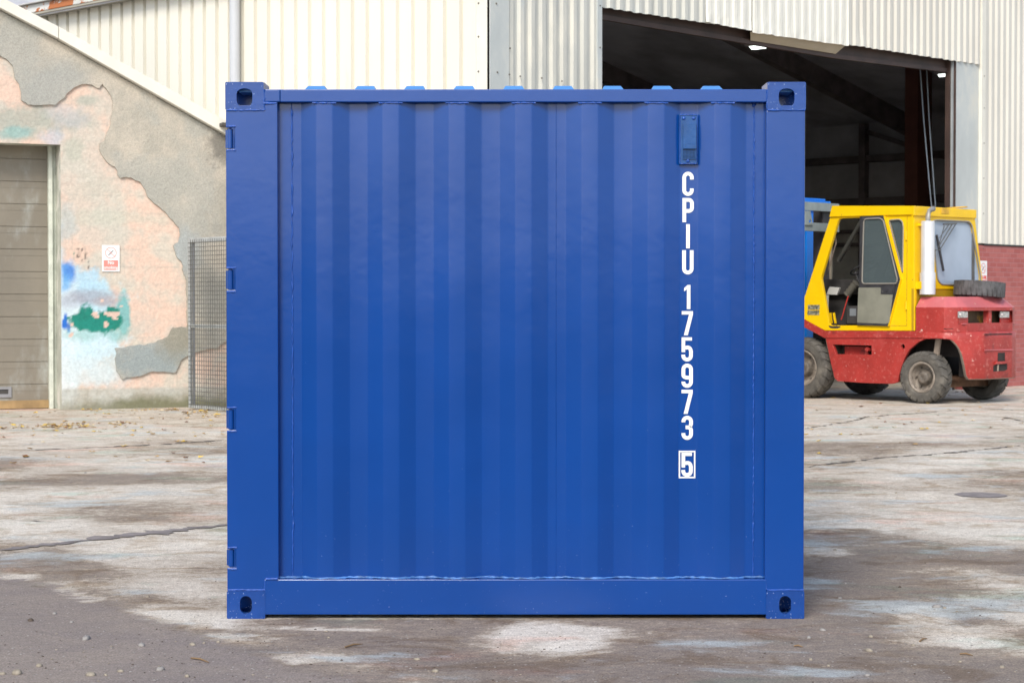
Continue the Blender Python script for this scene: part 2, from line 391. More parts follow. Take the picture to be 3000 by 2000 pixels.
# cracks and joints in the slabs, laid as thin sheets
crack_m = mat('crack_dirt', (.12, .105, .09), rough=.95, var=.3, vs=12)
tar_m = mat('tarry_joint', (.215, .19, .185), rough=.9, var=.25, vs=9, bump=.004, bs=60)
def crack(pts, w0, z, m, seed, amp=.05, name='ground_crack', label='thin dark crack running across the concrete slab'):
    P = [ground(*p) for p in pts]; P2 = jagged([(p.x, p.y) for p in P], .025, amp, seed=seed)
    bm = BM(); A = []
    for i, (x, y) in enumerate(P2):
        a = Vector(P2[max(i - 1, 0)]); b = Vector(P2[min(i + 1, len(P2) - 1)]); d = (b - a).normalized(); n = Vector((-d.y, d.x))
        e = min(1, i / 12, (len(P2) - 1 - i) / 12)
        ww = w0 * max(.12, .45 + noise.fractal(Vector((x * 6 + seed, y * 6, 0)), .55, 2.2, 7) * 1.1) * max(.05, e)
        A.append((bm.verts.new((x + n.x * ww, y + n.y * ww, z)), bm.verts.new((x - n.x * ww, y - n.y * ww, z))))
    for a, b in zip(A, A[1:]): bm.faces.new((a[0], a[1], b[1], b[0]))
    o = link(name, bm, m, recalc=False); tag(o, label, 'crack', kind='structure')
crack([(2355, 1256), (2430, 1245), (2510, 1231), (2540, 1220), (2680, 1211), (2830, 1199), (2900, 1196), (3010, 1206)], .022, .004, crack_m, 1)
crack([(2880, 1218), (2940, 1222), (3010, 1237)], .03, .004, crack_m, 2)
crack([(2340, 1372), (2450, 1357), (2570, 1342), (2740, 1330), (2860, 1319), (3010, 1303)], .032, .004, crack_m, 3)
crack([(2830, 1285), (2900, 1283), (3010, 1279)], .03, .004, crack_m, 31)
crack([(-10, 1322), (160, 1316), (330, 1309), (500, 1300), (680, 1288)], .045, .004, crack_m, 4)
crack([(-10, 1519), (60, 1524), (150, 1530), (240, 1528)], .01, .004, crack_m, 5)
crack([(60, 1551), (160, 1545), (240, 1540), (330, 1536)], .006, .004, crack_m, 6)
crack([(-20, 1616), (110, 1600), (230, 1586), (340, 1572), (470, 1560), (560, 1548), (700, 1534)], .12, .005, tar_m, 8, .03, 'ground_joint', 'dark tarry joint strip crossing the worn concrete')
bm = BM(); c0 = ground(2873, 1450); pts = []
for k in range(40):
    a = 2 * math.pi * k / 40; rr = 1 + .10 * noise.fractal(Vector((math.cos(a) * 3, math.sin(a) * 3, 1)), .7, 2, 4)
    pts.append(bm.verts.new((c0.x + .175 * rr * math.cos(a), c0.y + .175 * rr * math.sin(a), .004)))
bm.faces.new(pts); tag(link('ground_patch', bm, tar_m), 'dark round tar patch set in the pale slab', 'patch', kind='structure')

# ------------------------------------------------------------ the container
cx = lambda px: (px - 1510.5) / 694.8
cz = lambda py: 1.33 - (py - 890) / 694.8
CT = empty('shipping_container', 'bright blue small steel shipping container standing in the middle of the yard', 'container')
LX, RXx, DEP, TOP = -1.219, 1.219, 2.2, 2.262
def casting(name, x0, top, front):
    """a corner fitting, hollow with slots in the three outer faces"""
    bm = BM(); w, d, h = .162, .178, .118; t = .022
    cxx = w / 2
    hole = stadium(cxx if x0 < 0 else cxx, h / 2 - (.004 if top else 0), .066 if top else .050, .092 if top else .076, flat=.3 if top else 0)
    plate(bm, rounded([(0, 0), (w, 0), (w, h), (0, h)], .007, 4), [hole], lambda u, v, s: (u, s, v), 0, t)
    # outer end and top with slots, the inner ones closed
    ox = .0035 if x0 < 0 else w - .0035
    s1 = t if x0 < 0 else -t
    th = [(.115 + .048 * math.cos(a), h / 2 + .036 * math.sin(a)) for a in [2 * math.pi * k / 18 for k in range(18)]]
    plate(bm, [(t, 0), (d, 0), (d, h), (t, h)], [th], lambda u, v, s: (ox + s, u, v), 0, s1)
    ix = w if x0 < 0 else 0
    plate(bm, [(t, 0), (d, 0), (d, h), (t, h)], [], lambda u, v, s: (ix - s, u, v), 0, s1)
    zt = h - .0035 if top else 0; sg = -t if top else t
    tp = [(w / 2 + .032 * math.cos(a), .1 + .055 * math.sin(a)) for a in [2 * math.pi * k / 18 for k in range(18)]]
    plate(bm, [(t, t), (w - t, t), (w - t, d), (t, d)], [tp], lambda u, v, s: (u, v, zt + s), 0, sg)
    plate(bm, [(t, t), (w - t, t), (w - t, d), (t, d)], [], lambda u, v, s: (u, v, (0 if top else h) - s), 0, sg)
    box(bm, t, w - t, d - .02, d, t, h - t)
    # inner boss that shows through the slot
    if not front:
        for v in bm.verts: v.co.y = d - v.co.y
    bmesh.ops.remove_doubles(bm, verts=bm.verts[:], dist=.0001)
    o = link(name, bm, blue_rough, CT, bevel=.006, seg=3)
    o.location = (x0 if x0 < 0 else x0 - w, -.004 if front else DEP - d + .004, (TOP - h) if top else 0)
    return o
for x0 in (LX - .002, RXx + .002):
    for top in (True, False):
        for front in (True, False): casting('corner_casting', x0, top, front)
# left post with hinge notches in its outer edge
HZ = [(376, 438), (788, 850), (1198, 1260), (1609, 1664)]
def notched(z0, z1):
    p = [(LX, z0)]
    for a, b in reversed(HZ):
        p += [(LX, cz(b)), (cx(690), cz(b)), (cx(690), cz(a)), (LX, cz(a))]
    return p + [(LX, z1), (LX + .158, z1), (LX + .158, 2.1775), (cx(814), 2.1775), (cx(814), z0)]
bm = BM(); plate(bm, notched(.118, 2.144), [], lambda u, v, s: (u, s, v), 0, .006)
box(bm, cx(690), cx(694), .006, .10, .118, 2.144); box(bm, cx(808), cx(814), .0062, .10, .118, 2.144)
box(bm, cx(690) + .003, cx(814), .08, .10, .1182, 2.1438)
link('corner_post', bm, blue, CT, bevel=.0015)
for a, b in HZ:
    bm = BM(); z0, z1 = cz(b) + .004, cz(a) - .004; xc = cx(673.5)
    tube(bm, [(xc, .018, z0), (xc, .018, z1)], .0125, 16)
    box(bm, LX - .006, cx(669), .028, .05, z0 + .002, z1 - .002)
    hg = link('hinge', bm, blue, CT)
    bm = BM(); tube(bm, [(xc, .018, z0 - .012), (xc, .018, z1 + .012)], .007, 10); link('hinge_pin', bm, blue_weld, hg)
bm = BM(); box(bm, cx(2243), RXx, 0, .14, .118, 2.144); link('corner_post', bm, blue, CT, bevel=.006, seg=3)
bm = BM(); box(bm, LX, LX + .15, DEP - .14, DEP, .118, 2.144); link('corner_post', bm, blue, CT, bevel=.006)
bm = BM(); box(bm, RXx - .15, RXx, DEP - .14, DEP, .118, 2.144); link('corner_post', bm, blue, CT, bevel=.006)
zt0, zt1 = cz(301), cz(263.5)
bm = BM(); box(bm, LX + .16, cx(822), -.001, .055, zt0 + .0003, zt1 - .0004); box(bm, cx(822) + .0005, RXx - .16, .0015, .06, zt0, zt1)
link('top_rail', bm, blue, CT, bevel=.004)
bm = BM(); box(bm, LX + .157, RXx - .158, -.002, .055, cz(1802), cz(1698.5))
o = link('bottom_rail', bm, blue, CT, bevel=.003)
bm = BM(); box(bm, LX + .16, RXx - .16, DEP - .06, DEP, zt0, zt1); link('top_rail', bm, blue, CT, bevel=.004)
bm = BM(); box(bm, LX + .16, RXx - .16, DEP - .05, DEP, cz(1802), cz(1698.5)); link('bottom_rail', bm, blue, CT, bevel=.003)
for x0 in (LX, RXx - .06):
    for z0_, z1_ in ((2.17, 2.23), (.02, .16)): bm = BM(); box(bm, x0, x0 + .06, .18, DEP - .18, z0_, z1_); link('end_rail', bm, blue, CT, bevel=.004)
# corrugated side panel
YO, YI = .008, .044
PER = .2795; C0 = cx(951)
prof = [(cx(808), YI), (C0 - .103, YI)]
ridge = []
for k in range(7):
    c = C0 + PER * k + (0 if k < 3 else .001)
    prof += [(c - .102, YI), (c - .034, YO), (c + .034, YO), (c + .102, YI)]; ridge.append(c)
prof += [(cx(2250), YI)]
P = []
for i, (x, y) in enumerate(prof):                       # soften the bends
    if 0 < i < len(prof) - 1:
        a, b = Vector(prof[i - 1]), Vector(prof[i + 1]); p = Vector((x, y))
        da = (a - p); db = (b - p); ra = min(.005, da.length * .4); rb = min(.005, db.length * .4)
        P += [tuple(p + da.normalized() * ra), tuple(p + (da.normalized() * ra + db.normalized() * rb) * .25), tuple(p + db.normalized() * rb)]
    else: P.append((x, y))
bm = BM(); ZN = 40; grid = []
for j in range(ZN + 1):
    z = .165 + (zt0 + .01 - .165) * j / ZN
    grid.append([bm.verts.new((x, y + .0012 * noise.noise(Vector((x * 2.2, z * 2.2, 1.7))) + .0006 * noise.noise(Vector((x * 9, z * 5, 4))), z)) for x, y in P])
for A, B in zip(grid, grid[1:]):
    for i in range(len(P) - 1): bm.faces.new((A[i], A[i + 1], B[i + 1], B[i])).smooth = True
sp = link('side_panel', bm, blue, CT, recalc=False)
for nm, yy in (('side_panel', DEP - .03),):
    bm = BM()
    for (xa, ya), (xb, yb) in zip(prof, prof[1:]):
        bm.faces.new([bm.verts.new(q) for q in ((xa, yy - ya + .008, .1), (xb, yy - yb + .008, .1), (xb, yy - yb + .008, 2.2), (xa, yy - ya + .008, 2.2))])
    link(nm, bm, blue, CT)
# door end on the left, corrugated end on the right
for k, (y0, y1) in enumerate(((.15, 1.09), (1.11, DEP - .15))):
    bm = BM(); box(bm, LX + .002, LX + .045, y0, y1, .14, 2.15)
    for q in range(4):
        zc = .35 + q * .5; box(bm, LX - .004, LX + .0015, y0 + .06, y1 - .06, zc - .1, zc + .1)
    d = link('door', bm, blue, CT, bevel=.006)
    for yy in (y0 + .25, y1 - .25):
        bm = BM(); tube(bm, [(LX - .022, yy, .1), (LX - .022, yy, 2.2)], .017, 12); link('locking_bar', bm, blue, d)
bm = BM()
ye = [.14 + .275 * k for k in range(8)]
pe = []
for y in ye[:-1]: pe += [(y, RXx - .005), (y + .07, RXx - .005), (y + .137, RXx - .04), (y + .207, RXx - .04)]
pe.append((DEP - .14, RXx - .005))
for (ya, xa), (yb, xb) in zip(pe, pe[1:]): bm.faces.new([bm.verts.new(q) for q in ((xa, ya, .12), (xb, yb, .12), (xb, yb, 2.2), (xa, ya, 2.2))])
link('end_panel', bm, blue, CT)
bm = BM(); box(bm, LX + .05, RXx - .05, .06, DEP - .06, .10, .14); link('floor', bm, dark_hole, CT)
# roof sheet with raised ribs whose sloping ends show over the rail
bm = BM(); box(bm, LX + .05, RXx - .05, .03, DEP - .03, 2.222, 2.2345)
for k in range(9):
    c = cx(921 + 146.1 * k); zr = 2.2335
    w0, w1, y0, y1 = .048, .036, .05, DEP - .05; hh = .0235
    b = [(c - w0, y0, zr), (c + w0, y0, zr), (c + w0, y1, zr), (c - w0, y1, zr)]
    t = [(c - w1, y0 + .05, zr + hh), (c + w1, y0 + .05, zr + hh), (c + w1, y1 - .05, zr + hh), (c - w1, y1 - .05, zr + hh)]
    B = [bm.verts.new(q) for q in b]; T = [bm.verts.new(q) for q in t]; bm.faces.new(T)
    for i in range(4): bm.faces.new((B[i], B[(i + 1) % 4], T[(i + 1) % 4], T[i]))
link('roof', bm, blue_skylit, CT, bevel=.003)
# weld beads
def bead(bm, pts, r, step=.009, jit=.35, wob=.0015):
    out = []
    for a, b in zip(pts, pts[1:]):
        a = Vector(a); b = Vector(b); n = max(2, int((b - a).length / step))
        for k in range(n):
            q = a.lerp(b, k / n); out.append(q + Vector((random.uniform(-wob, wob), random.uniform(-wob, wob) * .5, random.uniform(-wob, wob))))
    out.append(Vector(pts[-1])); tube(bm, out, r, 7, jit=jit)
bm = BM()
bead(bm, [(cx(2212), YI - .001, .172), (cx(2212), YI - .001, zt0)], .0034, .0075, .45, .0012)
bead(bm, [(cx(2212), YI - .001, zt0 - .012), (cx(2212), YI - .001, zt0)], .008, .004, .2)
link('weld_seam', bm, blue_weld, CT)
bm = BM(); bead(bm, [(cx(853), YI - .001, .172), (cx(853), YI - .001, zt0)], .0034, .012, .5, .0022); link('weld_seam', bm, blue_weld, CT)
bm = BM(); bead(bm, [(cx(1630), YI + .0002, .172), (cx(1630), YI + .0002, zt0)], .0019, .03, .2, .0003); link('weld_seam', bm, blue, CT)
for x0, x1, z, yy in ((LX, LX + .161, 2.144, -.003), (RXx - .161, RXx, 2.144, -.003), (LX, LX + .16, .122, -.002), (RXx - .16, RXx, .122, -.002)):
    bm = BM(); bead(bm, [(x0 + .004, yy + .003, z), (x1, yy + .003, z)], .0048, .012, .35, .0012)
    if z > 1: bead(bm, [(x1 if x0 < 0 else x0, .001, z), (x1 if x0 < 0 else x0, .001, zt1 - .002)], .0045, .011, .4)
    link('weld_seam', bm, blue_weld, CT)
for a, b in HZ:
    for z in (cz(a) + .006, cz(b) - .006): bm = BM(); bead(bm, [(LX + .001, .001, z), (cx(692), .001, z)], .0042, .009, .35); link('hinge_weld', bm, blue_weld, CT)
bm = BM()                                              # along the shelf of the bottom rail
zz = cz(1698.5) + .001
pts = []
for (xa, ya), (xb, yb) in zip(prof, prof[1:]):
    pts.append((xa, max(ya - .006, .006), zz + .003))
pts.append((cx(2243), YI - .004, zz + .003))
bead(bm, pts, .0046, .014, .5, .0014); link('weld_seam', bm, sheen_weld, CT); bm = BM()
bead(bm, [(cx(776), -.0005, zz + .001), (cx(812), -.0005, zz + .002)], .006, .01, .3); link('weld_seam', bm, blue_weld, CT); bm = BM()
bead(bm, [(LX + .158, .0005, .124), (LX + .158, .0005, zz)], .003, .011, .3); link('weld_seam', bm, blue_weld, CT); bm = BM(); bead(bm, [(RXx - .160, .0005, .124), (RXx - .160, .0005, zz)], .003, .011, .3)
link('weld_seam', bm, blue_weld, CT); bm = BM(); tube(bm, [(cx(1378), .004, zz + .004), (cx(1400), .0, zz + .007), (cx(1425), -.001, zz + .009), (cx(1443), -.002, zz + .016), (cx(1458), -.003, zz + .013)], .0015, 6)
link('weld_seam', bm, blue_weld, CT)
for c in ridge: bm = BM(); bead(bm, [(c - .05, .006, zt0 - .003), (c + .05, .006, zt0 - .003)], .0036, .012, .4); link('weld_seam', bm, blue_weld, CT)
bm = BM(); bead(bm, [(cx(772), .001, zt0 - .006), (cx(812), .001, zt0 - .004)], .006, .012, .4)
link('weld_seam', bm, blue_weld, CT)
# lettering, on the recessed flat to the right
def offset_path(path, w):
    n = len(path); Lf, Rt = [], []
    for i, p in enumerate(path):
        p = Vector(p); a = Vector(path[max(i - 1, 0)]); b = Vector(path[min(i + 1, n - 1)])
        d1 = (p - a).normalized() if i > 0 else (b - p).normalized(); d2 = (b - p).normalized() if i < n - 1 else d1
        n1 = Vector((-d1.y, d1.x)); n2 = Vector((-d2.y, d2.x)); m = (n1 + n2).normalized(); k = min(1.6, 1 / max(.3, m.dot(n1)))
        Lf.append(tuple(p + m * w / 2 * k)); Rt.append(tuple(p - m * w / 2 * k))
    return Lf, Rt
def arc(cx_, cy_, rx, ry, a0, a1, n=10):
    return [(cx_ + rx * math.cos(R(a0 + (a1 - a0) * k / n)), cy_ + ry * math.sin(R(a0 + (a1 - a0) * k / n))) for k in range(n + 1)]
# glyphs drawn on a 33 x 71 cell (mm-like pixels), stroke 11
S_ = 11.0; gx0, gx1 = 5.5, 28.0; mx = (gx0 + gx1) / 2; rr = (gx1 - gx0) / 2
def glyph(ch):
    if ch == 'C': return [[(gx1, 48)] + [(gx1, 71 - 5.5 - rr)] + arc(mx, 71 - 5.5 - rr, rr, rr, 10, 170) + [(gx0, 71 - 5.5 - rr), (gx0, 5.5 + rr)] + arc(mx, 5.5 + rr, rr, rr, 190, 350) + [(gx1, 5.5 + rr), (gx1, 22)]]
    if ch == 'P': return [[(gx0, 0), (gx0, 71)], [(gx0 + 5.5, 65.5), (18, 65.5)] + arc(18, 55.5, 10, 10, 85, 5) + [(28, 55.5), (28, 42)] + arc(18, 42, 10, 9, -5, -85) + [(18, 33), (gx0 + 5.5, 33)]]
    if ch == 'I': return [[(16.5, 0), (16.5, 71)]]
    if ch == 'U': return [[(gx0, 71), (gx0, 5.5 + rr)] + arc(mx, 5.5 + rr, rr, rr, 190, 350) + [(gx1, 5.5 + rr), (gx1, 71)]]
    if ch == '1': return 'ONE'
    if ch == '7': return 'SEVEN'
    if ch == '5': return 'FIVE'
    if ch == '9': return [[(gx0, 18), (gx0, 5.5 + rr)] + arc(mx, 5.5 + rr, rr, rr, 190, 350) + [(gx1, 5.5 + rr), (gx1, 71 - 5.5 - rr)] + arc(mx, 71 - 5.5 - rr, rr, rr, 10, 170) + [(gx0, 71 - 5.5 - rr), (gx0, 41)] + arc(15.5, 38, 10, 8, 190, 262) + [(22.4, 29.5)]]
    if ch == '3': return [[(gx0, 52), (gx0, 71 - 5.5 - rr)] + arc(mx, 71 - 5.5 - rr, rr, rr, 170, 10) + [(gx1, 71 - 5.5 - rr), (gx1, 47)] + arc(19.5, 46, 8, 8, -5, -55, 5),
                          [(12, 37), (17, 37)] + arc(19.5, 28, 8.5, 9, 65, 5, 5) + [(gx1, 27), (gx1, 5.5 + rr)] + arc(mx, 5.5 + rr, rr, rr, -10, -170) + [(gx0, 5.5 + rr), (gx0, 20)]]
def draw_glyph(bm, ch, px, py, sc=1.0):
    k = sc / 694.8; x0 = cx(px); z0 = cz(py)
    f = lambda u, v: (x0 + u * k, YI - .0022, z0 + v * k)
    g_ = glyph(ch)
    if g_ == 'ONE': bm.faces.new([bm.verts.new(f(*p)) for p in [(13.5, 0), (24, 0), (24, 71), (15.5, 71), (5.5, 62), (5.5, 52), (13.5, 58)]]); return
    if g_ == 'SEVEN': bm.faces.new([bm.verts.new(f(*p)) for p in [(6.5, 0), (18, 0), (33, 61), (33, 71), (0, 71), (0, 61), (21.5, 61)]]); return
    if g_ == 'FIVE':
        bm.faces.new([bm.verts.new(f(*p)) for p in [(0.5, 71), (0.5, 27.5), (11, 27.5), (11, 42), (11, 61.5), (31, 61.5), (31, 71)]])
        g_ = [[(11, 40), (16.5, 41)] + arc(17.5, 31.5, 9.8, 9.8, 75, 8, 6) + [(gx1, 30), (gx1, 5.5 + rr)] + arc(mx, 5.5 + rr, rr, rr, -10, -170) + [(gx0, 5.5 + rr), (gx0, 20)]]
    for path in g_:
        a, b = offset_path(path, S_); strip_face(bm, a, b, f)
bm = BM()
for ch, px, top in (('C', 2001, 501.7), ('P', 2001.5, 578.7), ('I', 2001.5, 655.5), ('U', 2001, 732), ('1', 2001.5, 834), ('7', 2000, 911), ('5', 1999.3, 988),
                    ('9', 1999.6, 1065.5), ('7', 1999.8, 1142.5), ('3', 2000, 1219), ('5', 1999.8, 1328)):
    draw_glyph(bm, ch, px, top + 71.3)
def rect_strip(bm, x0, x1, y0, y1, w, f):
    o_ = [(x0, y0), (x1, y0), (x1, y1), (x0, y1)]; i_ = [(x0 + w, y0 + w), (x1 - w, y0 + w), (x1 - w, y1 - w), (x0 + w, y1 - w)]
    A = [bm.verts.new(f(*p)) for p in o_]; B = [bm.verts.new(f(*p)) for p in i_]
    for i in range(4): bm.faces.new((A[i], A[(i + 1) % 4], B[(i + 1) % 4], B[i]))
rect_strip(bm, cx(1992), cx(2041), cz(1403.5), cz(1322.5), 4.3 / 694.8, lambda u, v: (u, YI - .0023, v))
bmesh.ops.recalc_face_normals(bm, faces=bm.faces[:])
for f in bm.faces:
    if f.normal.y > 0: f.normal_flip()
link('lettering', bm, white_let, CT, recalc=False)
# ventilator
vx0, vx1, vz0, vz1 = cx(1990.5), cx(2046), cz(481.5), cz(333.5)
bm = BM(); plate(bm, rounded([(vx0, vz0), (vx1, vz0), (vx1, vz1), (vx0, vz1)], .006, 3), [], lambda u, v, s: (u, s, v), YI - .016, YI + .002)
VT = link('vent', bm, mat('blue_vent_paint', (.008, .07, .24), rough=.28, var=.15, vs=12, bump=.001, bs=60), CT, bevel=.002)
vm = VT.data.materials[0]
bm = BM(); rp = rounded([(vx0 + .0035, vz0 + .0035), (vx1 - .0035, vz0 + .0035), (vx1 - .0035, vz1 - .0035), (vx0 + .0035, vz1 - .0035)], .006, 3)
tube(bm, [(u, YI - .0165, v) for u, v in rp] + [(rp[0][0], YI - .0165, rp[0][1])], .0028, 6, jit=.15); link('vent_rim', bm, blue_weld, VT)
bm = BM(); plate(bm, rounded([(cx(2001.5), cz(436)), (cx(2040), cz(436)), (cx(2040), cz(362)), (cx(2001.5), cz(362))], .005, 3), [], lambda u, v, s: (u, s, v), YI - .030, YI - .016)
sl_ = rounded([(cx(2008), cz(431)), (cx(2034), cz(431)), (cx(2034), cz(422)), (cx(2008), cz(422))], .006, 3)
tube(bm, [(u, YI - .030, v) for u, v in sl_] + [(sl_[0][0], YI - .030, sl_[0][1])], .0011, 5)
link('vent_cover', bm, vm, VT, bevel=.003)
bm = BM(); holes = []
for i in range(9):
    for j in range(7): 
        hx = cx(2003.5 + 4.1 * i); hz = cz(439.5 + 3.9 * j); holes.append([(hx - .0017, hz - .0017), (hx + .0017, hz - .0017), (hx + .0017, hz + .0017), (hx - .0017, hz + .0017)])
plate(bm, [(cx(2000.5), cz(466)), (cx(2040.5), cz(466)), (cx(2040.5), cz(437)), (cx(2000.5), cz(437))], holes, lambda u, v, s: (u, s, v), YI - .021, YI - .0185)
box(bm, cx(2001), cx(2040), YI - .0175, YI - .0162, cz(465.5), cz(437.5), 1)
link('vent_grille', bm, [vm, dark_hole], VT)
for px, py in ((2004, 346), (2033, 346), (2016.5, 471)):
    bm = BM(); bmesh.ops.create_uvsphere(bm, u_segments=14, v_segments=8, radius=.0075)
    for v in bm.verts: v.co.y *= .6; v.co += Vector((cx(px), YI - .017, cz(py)))
    link('screw', bm, blue_weld, VT, smooth=True)

# ------------------------------------------------------------ left building (rendered blockwork gable)
LB = Frame((-5.73 - .015, 23.17 - 7.8, 0), math.atan(.42))
def c1(x, y): return (x / 2.24, y / 2.24)            # readings taken on enlargements of the photograph
def c2(x, y): return (x / 2.24, 600 + y / 2.24)
def lb(px, py, d=0.0):
    p = LB.on(1, d, px, py); return (p.x, p.z)
WB = empty('rendered_building', 'old gabled building with crumbling grey render over pink blockwork and a white verge', 'building', LB.o, LB.a)
cop_lo = [c1(-2500, -1245), c1(0, 68), c1(375, 265), c1(1480, 895), c1(1900, 1134)]
cop = [lb(*p) for p in cop_lo]
xr = cop[-1][0]; door_r = lb(178, 600)[0]; door_t = lb(150, 421)[1]
xl = lb(-600, 600)[0]
# wall body, with the door opening
xl = cop[0][0]
outer = [(xl, 0), (door_r - 3.9, 0), (door_r - 3.9, door_t), (door_r, door_t), (door_r, 0), (xr, 0)] + [(x, z - .004) for x, z in reversed(cop)]
# surface colours are taken from a grid that holds the stains and old paint of the wall
GX0, GX1, GS = -1.2, 2.2, .02
def blob(x, z, px, py, rx, ry, soft=.35, amp=.25, fr=4.0, seed=0):
    """how far a wall point lies inside a stain centred at that reading"""
    cx_, cz_ = lb(px, py); sx = rx * 23 / 5419; sy = ry * 23 / 5419
    d = math.hypot((x - cx_) / sx, (z - cz_) / sy) + 1.5 * amp * noise.fractal(Vector((x * fr + seed, z * fr, seed)), .6, 2.1, 6)
    return max(0, min(1, (1 + soft * .5 - d) / soft))
def lerp3(a, b, t): return tuple(p + (q - p) * t for p, q in zip(a, b))
def fn(x, z, s, seed): return noise.fractal(Vector((x * s, z * s, seed)), .65, 2.1, 6)
PINK, GREY, BLUEP, GREENP, TEAL = (.68, .505, .41), (.40, .38, .33), (.06, .22, .50), (.01, .20, .15), (.38, .58, .62)
BL = [c2(*p) for p in ()]
def wall_col(x, z):
    t = fn(x, z, 2.2, 1); c = lerp3(PINK, (.58, .52, .44), max(0, min(1, .22 + t * 1.5)))
    c = lerp3(c, (.52, .50, .44), max(0, min(.55, fn(x, z, 1.1, 5) * 1.6)))
    # mortar joints of the blocks
    row = z / .225; fz = abs(row - round(row)) * .225
    off = .22 if int(math.floor(row + .0)) % 2 else 0
    colx = (x + off) / .44; fx = abs(colx - round(colx)) * .44
    j = max(0, 1 - fz / .012) * .35 if fn(x, z, 3, 9) > -.15 else 0
    j = max(j, max(0, 1 - fx / .012) * .3 if fn(x, z, 3, 19) > 0.05 else 0)
    c = lerp3(c, (.36, .34, .30), j)
    # grey-green tints over and beside the door
    for (px, py, rx, ry, cc, st, sd) in ((60, 350, 150, 45, (.36, .38, .33), .8, 2), (55, 388, 45, 17, (.20, .42, .42), .6, 3), (150, 405, 34, 24, (.42, .48, .58), .5, 4),
        (190, 340, 60, 30, (.45, .45, .46), .6, 6), (25, 392, 30, 12, (.3, .42, .38), .5, 7), (195, 655, 30, 45, (.42, .46, .45), .7, 8), (175, 860, 16, 150, (.50, .55, .58), .8, 11),
        (215, 445, 30, 28, (.45, .45, .38), .8, 9), (255, 295, 38, 14, (.42, .42, .36), .9, 12), (330, 640, 170, 22, (.50, .50, .42), .55, 13), (270, 560, 60, 30, (.5, .47, .40), .5, 17)):
        c = lerp3(c, cc, blob(x, z, px, py, rx, ry, .7, .4, 4, sd) * st)
    # sprayed paint: pale blue haze, blue, teal, green
    for (px, py, rx, ry, cc, st, sf, sd) in ((250, 880, 105, 62, (.44, .64, .73), .95, .5, 21), (225, 840, 75, 55, (.40, .58, .70), .95, .4, 22), (255, 1010, 100, 75, (.54, .70, .77), .95, .5, 23),
        (190, 960, 45, 150, (.60, .70, .74), .9, .5, 24), (330, 1080, 60, 60, (.52, .60, .62), .5, .6, 25), (185, 1130, 40, 70, (.66, .70, .70), .9, .5, 26), (265, 1090, 95, 40, (.58, .66, .68), .75, .6, 27),
        (185, 790, 26, 28, (.10, .28, .62), 1, .8, 28), (207, 800, 14, 26, (.07, .22, .60), .9, .7, 29), (190, 830, 20, 22, (.13, .36, .68), .8, .8, 30),
        (205, 880, 50, 20, (.36, .38, .45), .65, 1., 31), (275, 868, 70, 20, (.32, .33, .38), .7, 1., 32), (315, 885, 38, 15, (.36, .27, .28), .6, 1., 33),
        (190, 940, 8, 22, (.02, .14, .55), 1, .4, 34), (200, 960, 6, 14, (.04, .14, .5), .9, .4, 35),
        (362, 920, 18, 62, (.16, .42, .42), .9, .4, 36), (340, 975, 35, 25, (.22, .46, .44), .7, .8, 37), (240, 980, 50, 18, (.20, .45, .40), .5, .9, 42),
        (250, 935, 46, 36, GREENP, 1, .22, 38), (315, 940, 40, 34, GREENP, 1, .22, 39), (330, 915, 22, 20, GREENP, 1, .25, 40), (285, 950, 60, 20, (.01, .22, .17), 1, .3, 41),
        (172, 790, 12, 60, (.55, .66, .74), .6, .6, 43)):
        c = lerp3(c, cc, blob(x, z, px, py, rx, ry, sf, .28, 6, sd) * st)
    for (px, py, rx, ry, sd) in ((280, 923, 11, 10, 51), (331, 920, 20, 9, 52), (341, 933, 9, 6, 53), (311, 950, 7, 9, 54), (210, 950, 5, 8, 55), (208, 980, 7, 6, 56), (300, 880, 5, 4, 57), (355, 898, 4, 4, 58)):
        c = lerp3(c, (.66, .48, .40), blob(x, z, px, py, rx, ry, .15, .35, 12, sd))
    # black scribble marks, moss and damp at the foot
    for (px, a, b, w_) in ((229, 725, 755, 3), (238, 728, 770, 2), (250, 722, 762, 2.4), (257, 755, 786, 2.2), (215, 738, 764, 2.2)):
        X, _ = lb(px, 750); za = lb(px, a)[1]; zb = lb(px, b)[1]
        if zb < z < za:
            d = abs(x - X - .015 * fn(z, x, 9, px)) / (w_ * 23 / 5419)
            c = lerp3(c, (.06, .06, .055) if px != 215 else (.05, .2, .16), max(0, min(.8, 1.6 - d * 1.2)) * (1 if fn(x, z, 14, px) > -.12 else .3))
    c = lerp3(c, (.09, .11, .09), blob(x, z, 169, 975, 7, 45, 1.0, .15, 9, 61) * .95)
    pl = max(0, min(1, (.27 - z) / .02)); c = lerp3(c, lerp3((.46, .47, .43), (.38, .36, .30), max(0, min(1, .4 + fn(x, z, 4, 71)))), pl * .85)
    dmp = max(0, min(1, (.13 + .05 * fn(x, z, 5, 81) + .07 * min(1, max(0, x)) - z) / .12)); c = lerp3(c, (.17, .17, .10), dmp * (.3 + .65 * min(1, max(0, x + .1))))
    v = 1 + .07 * fn(x, z, 16, 91); return tuple(max(0, q * v) for q in c)
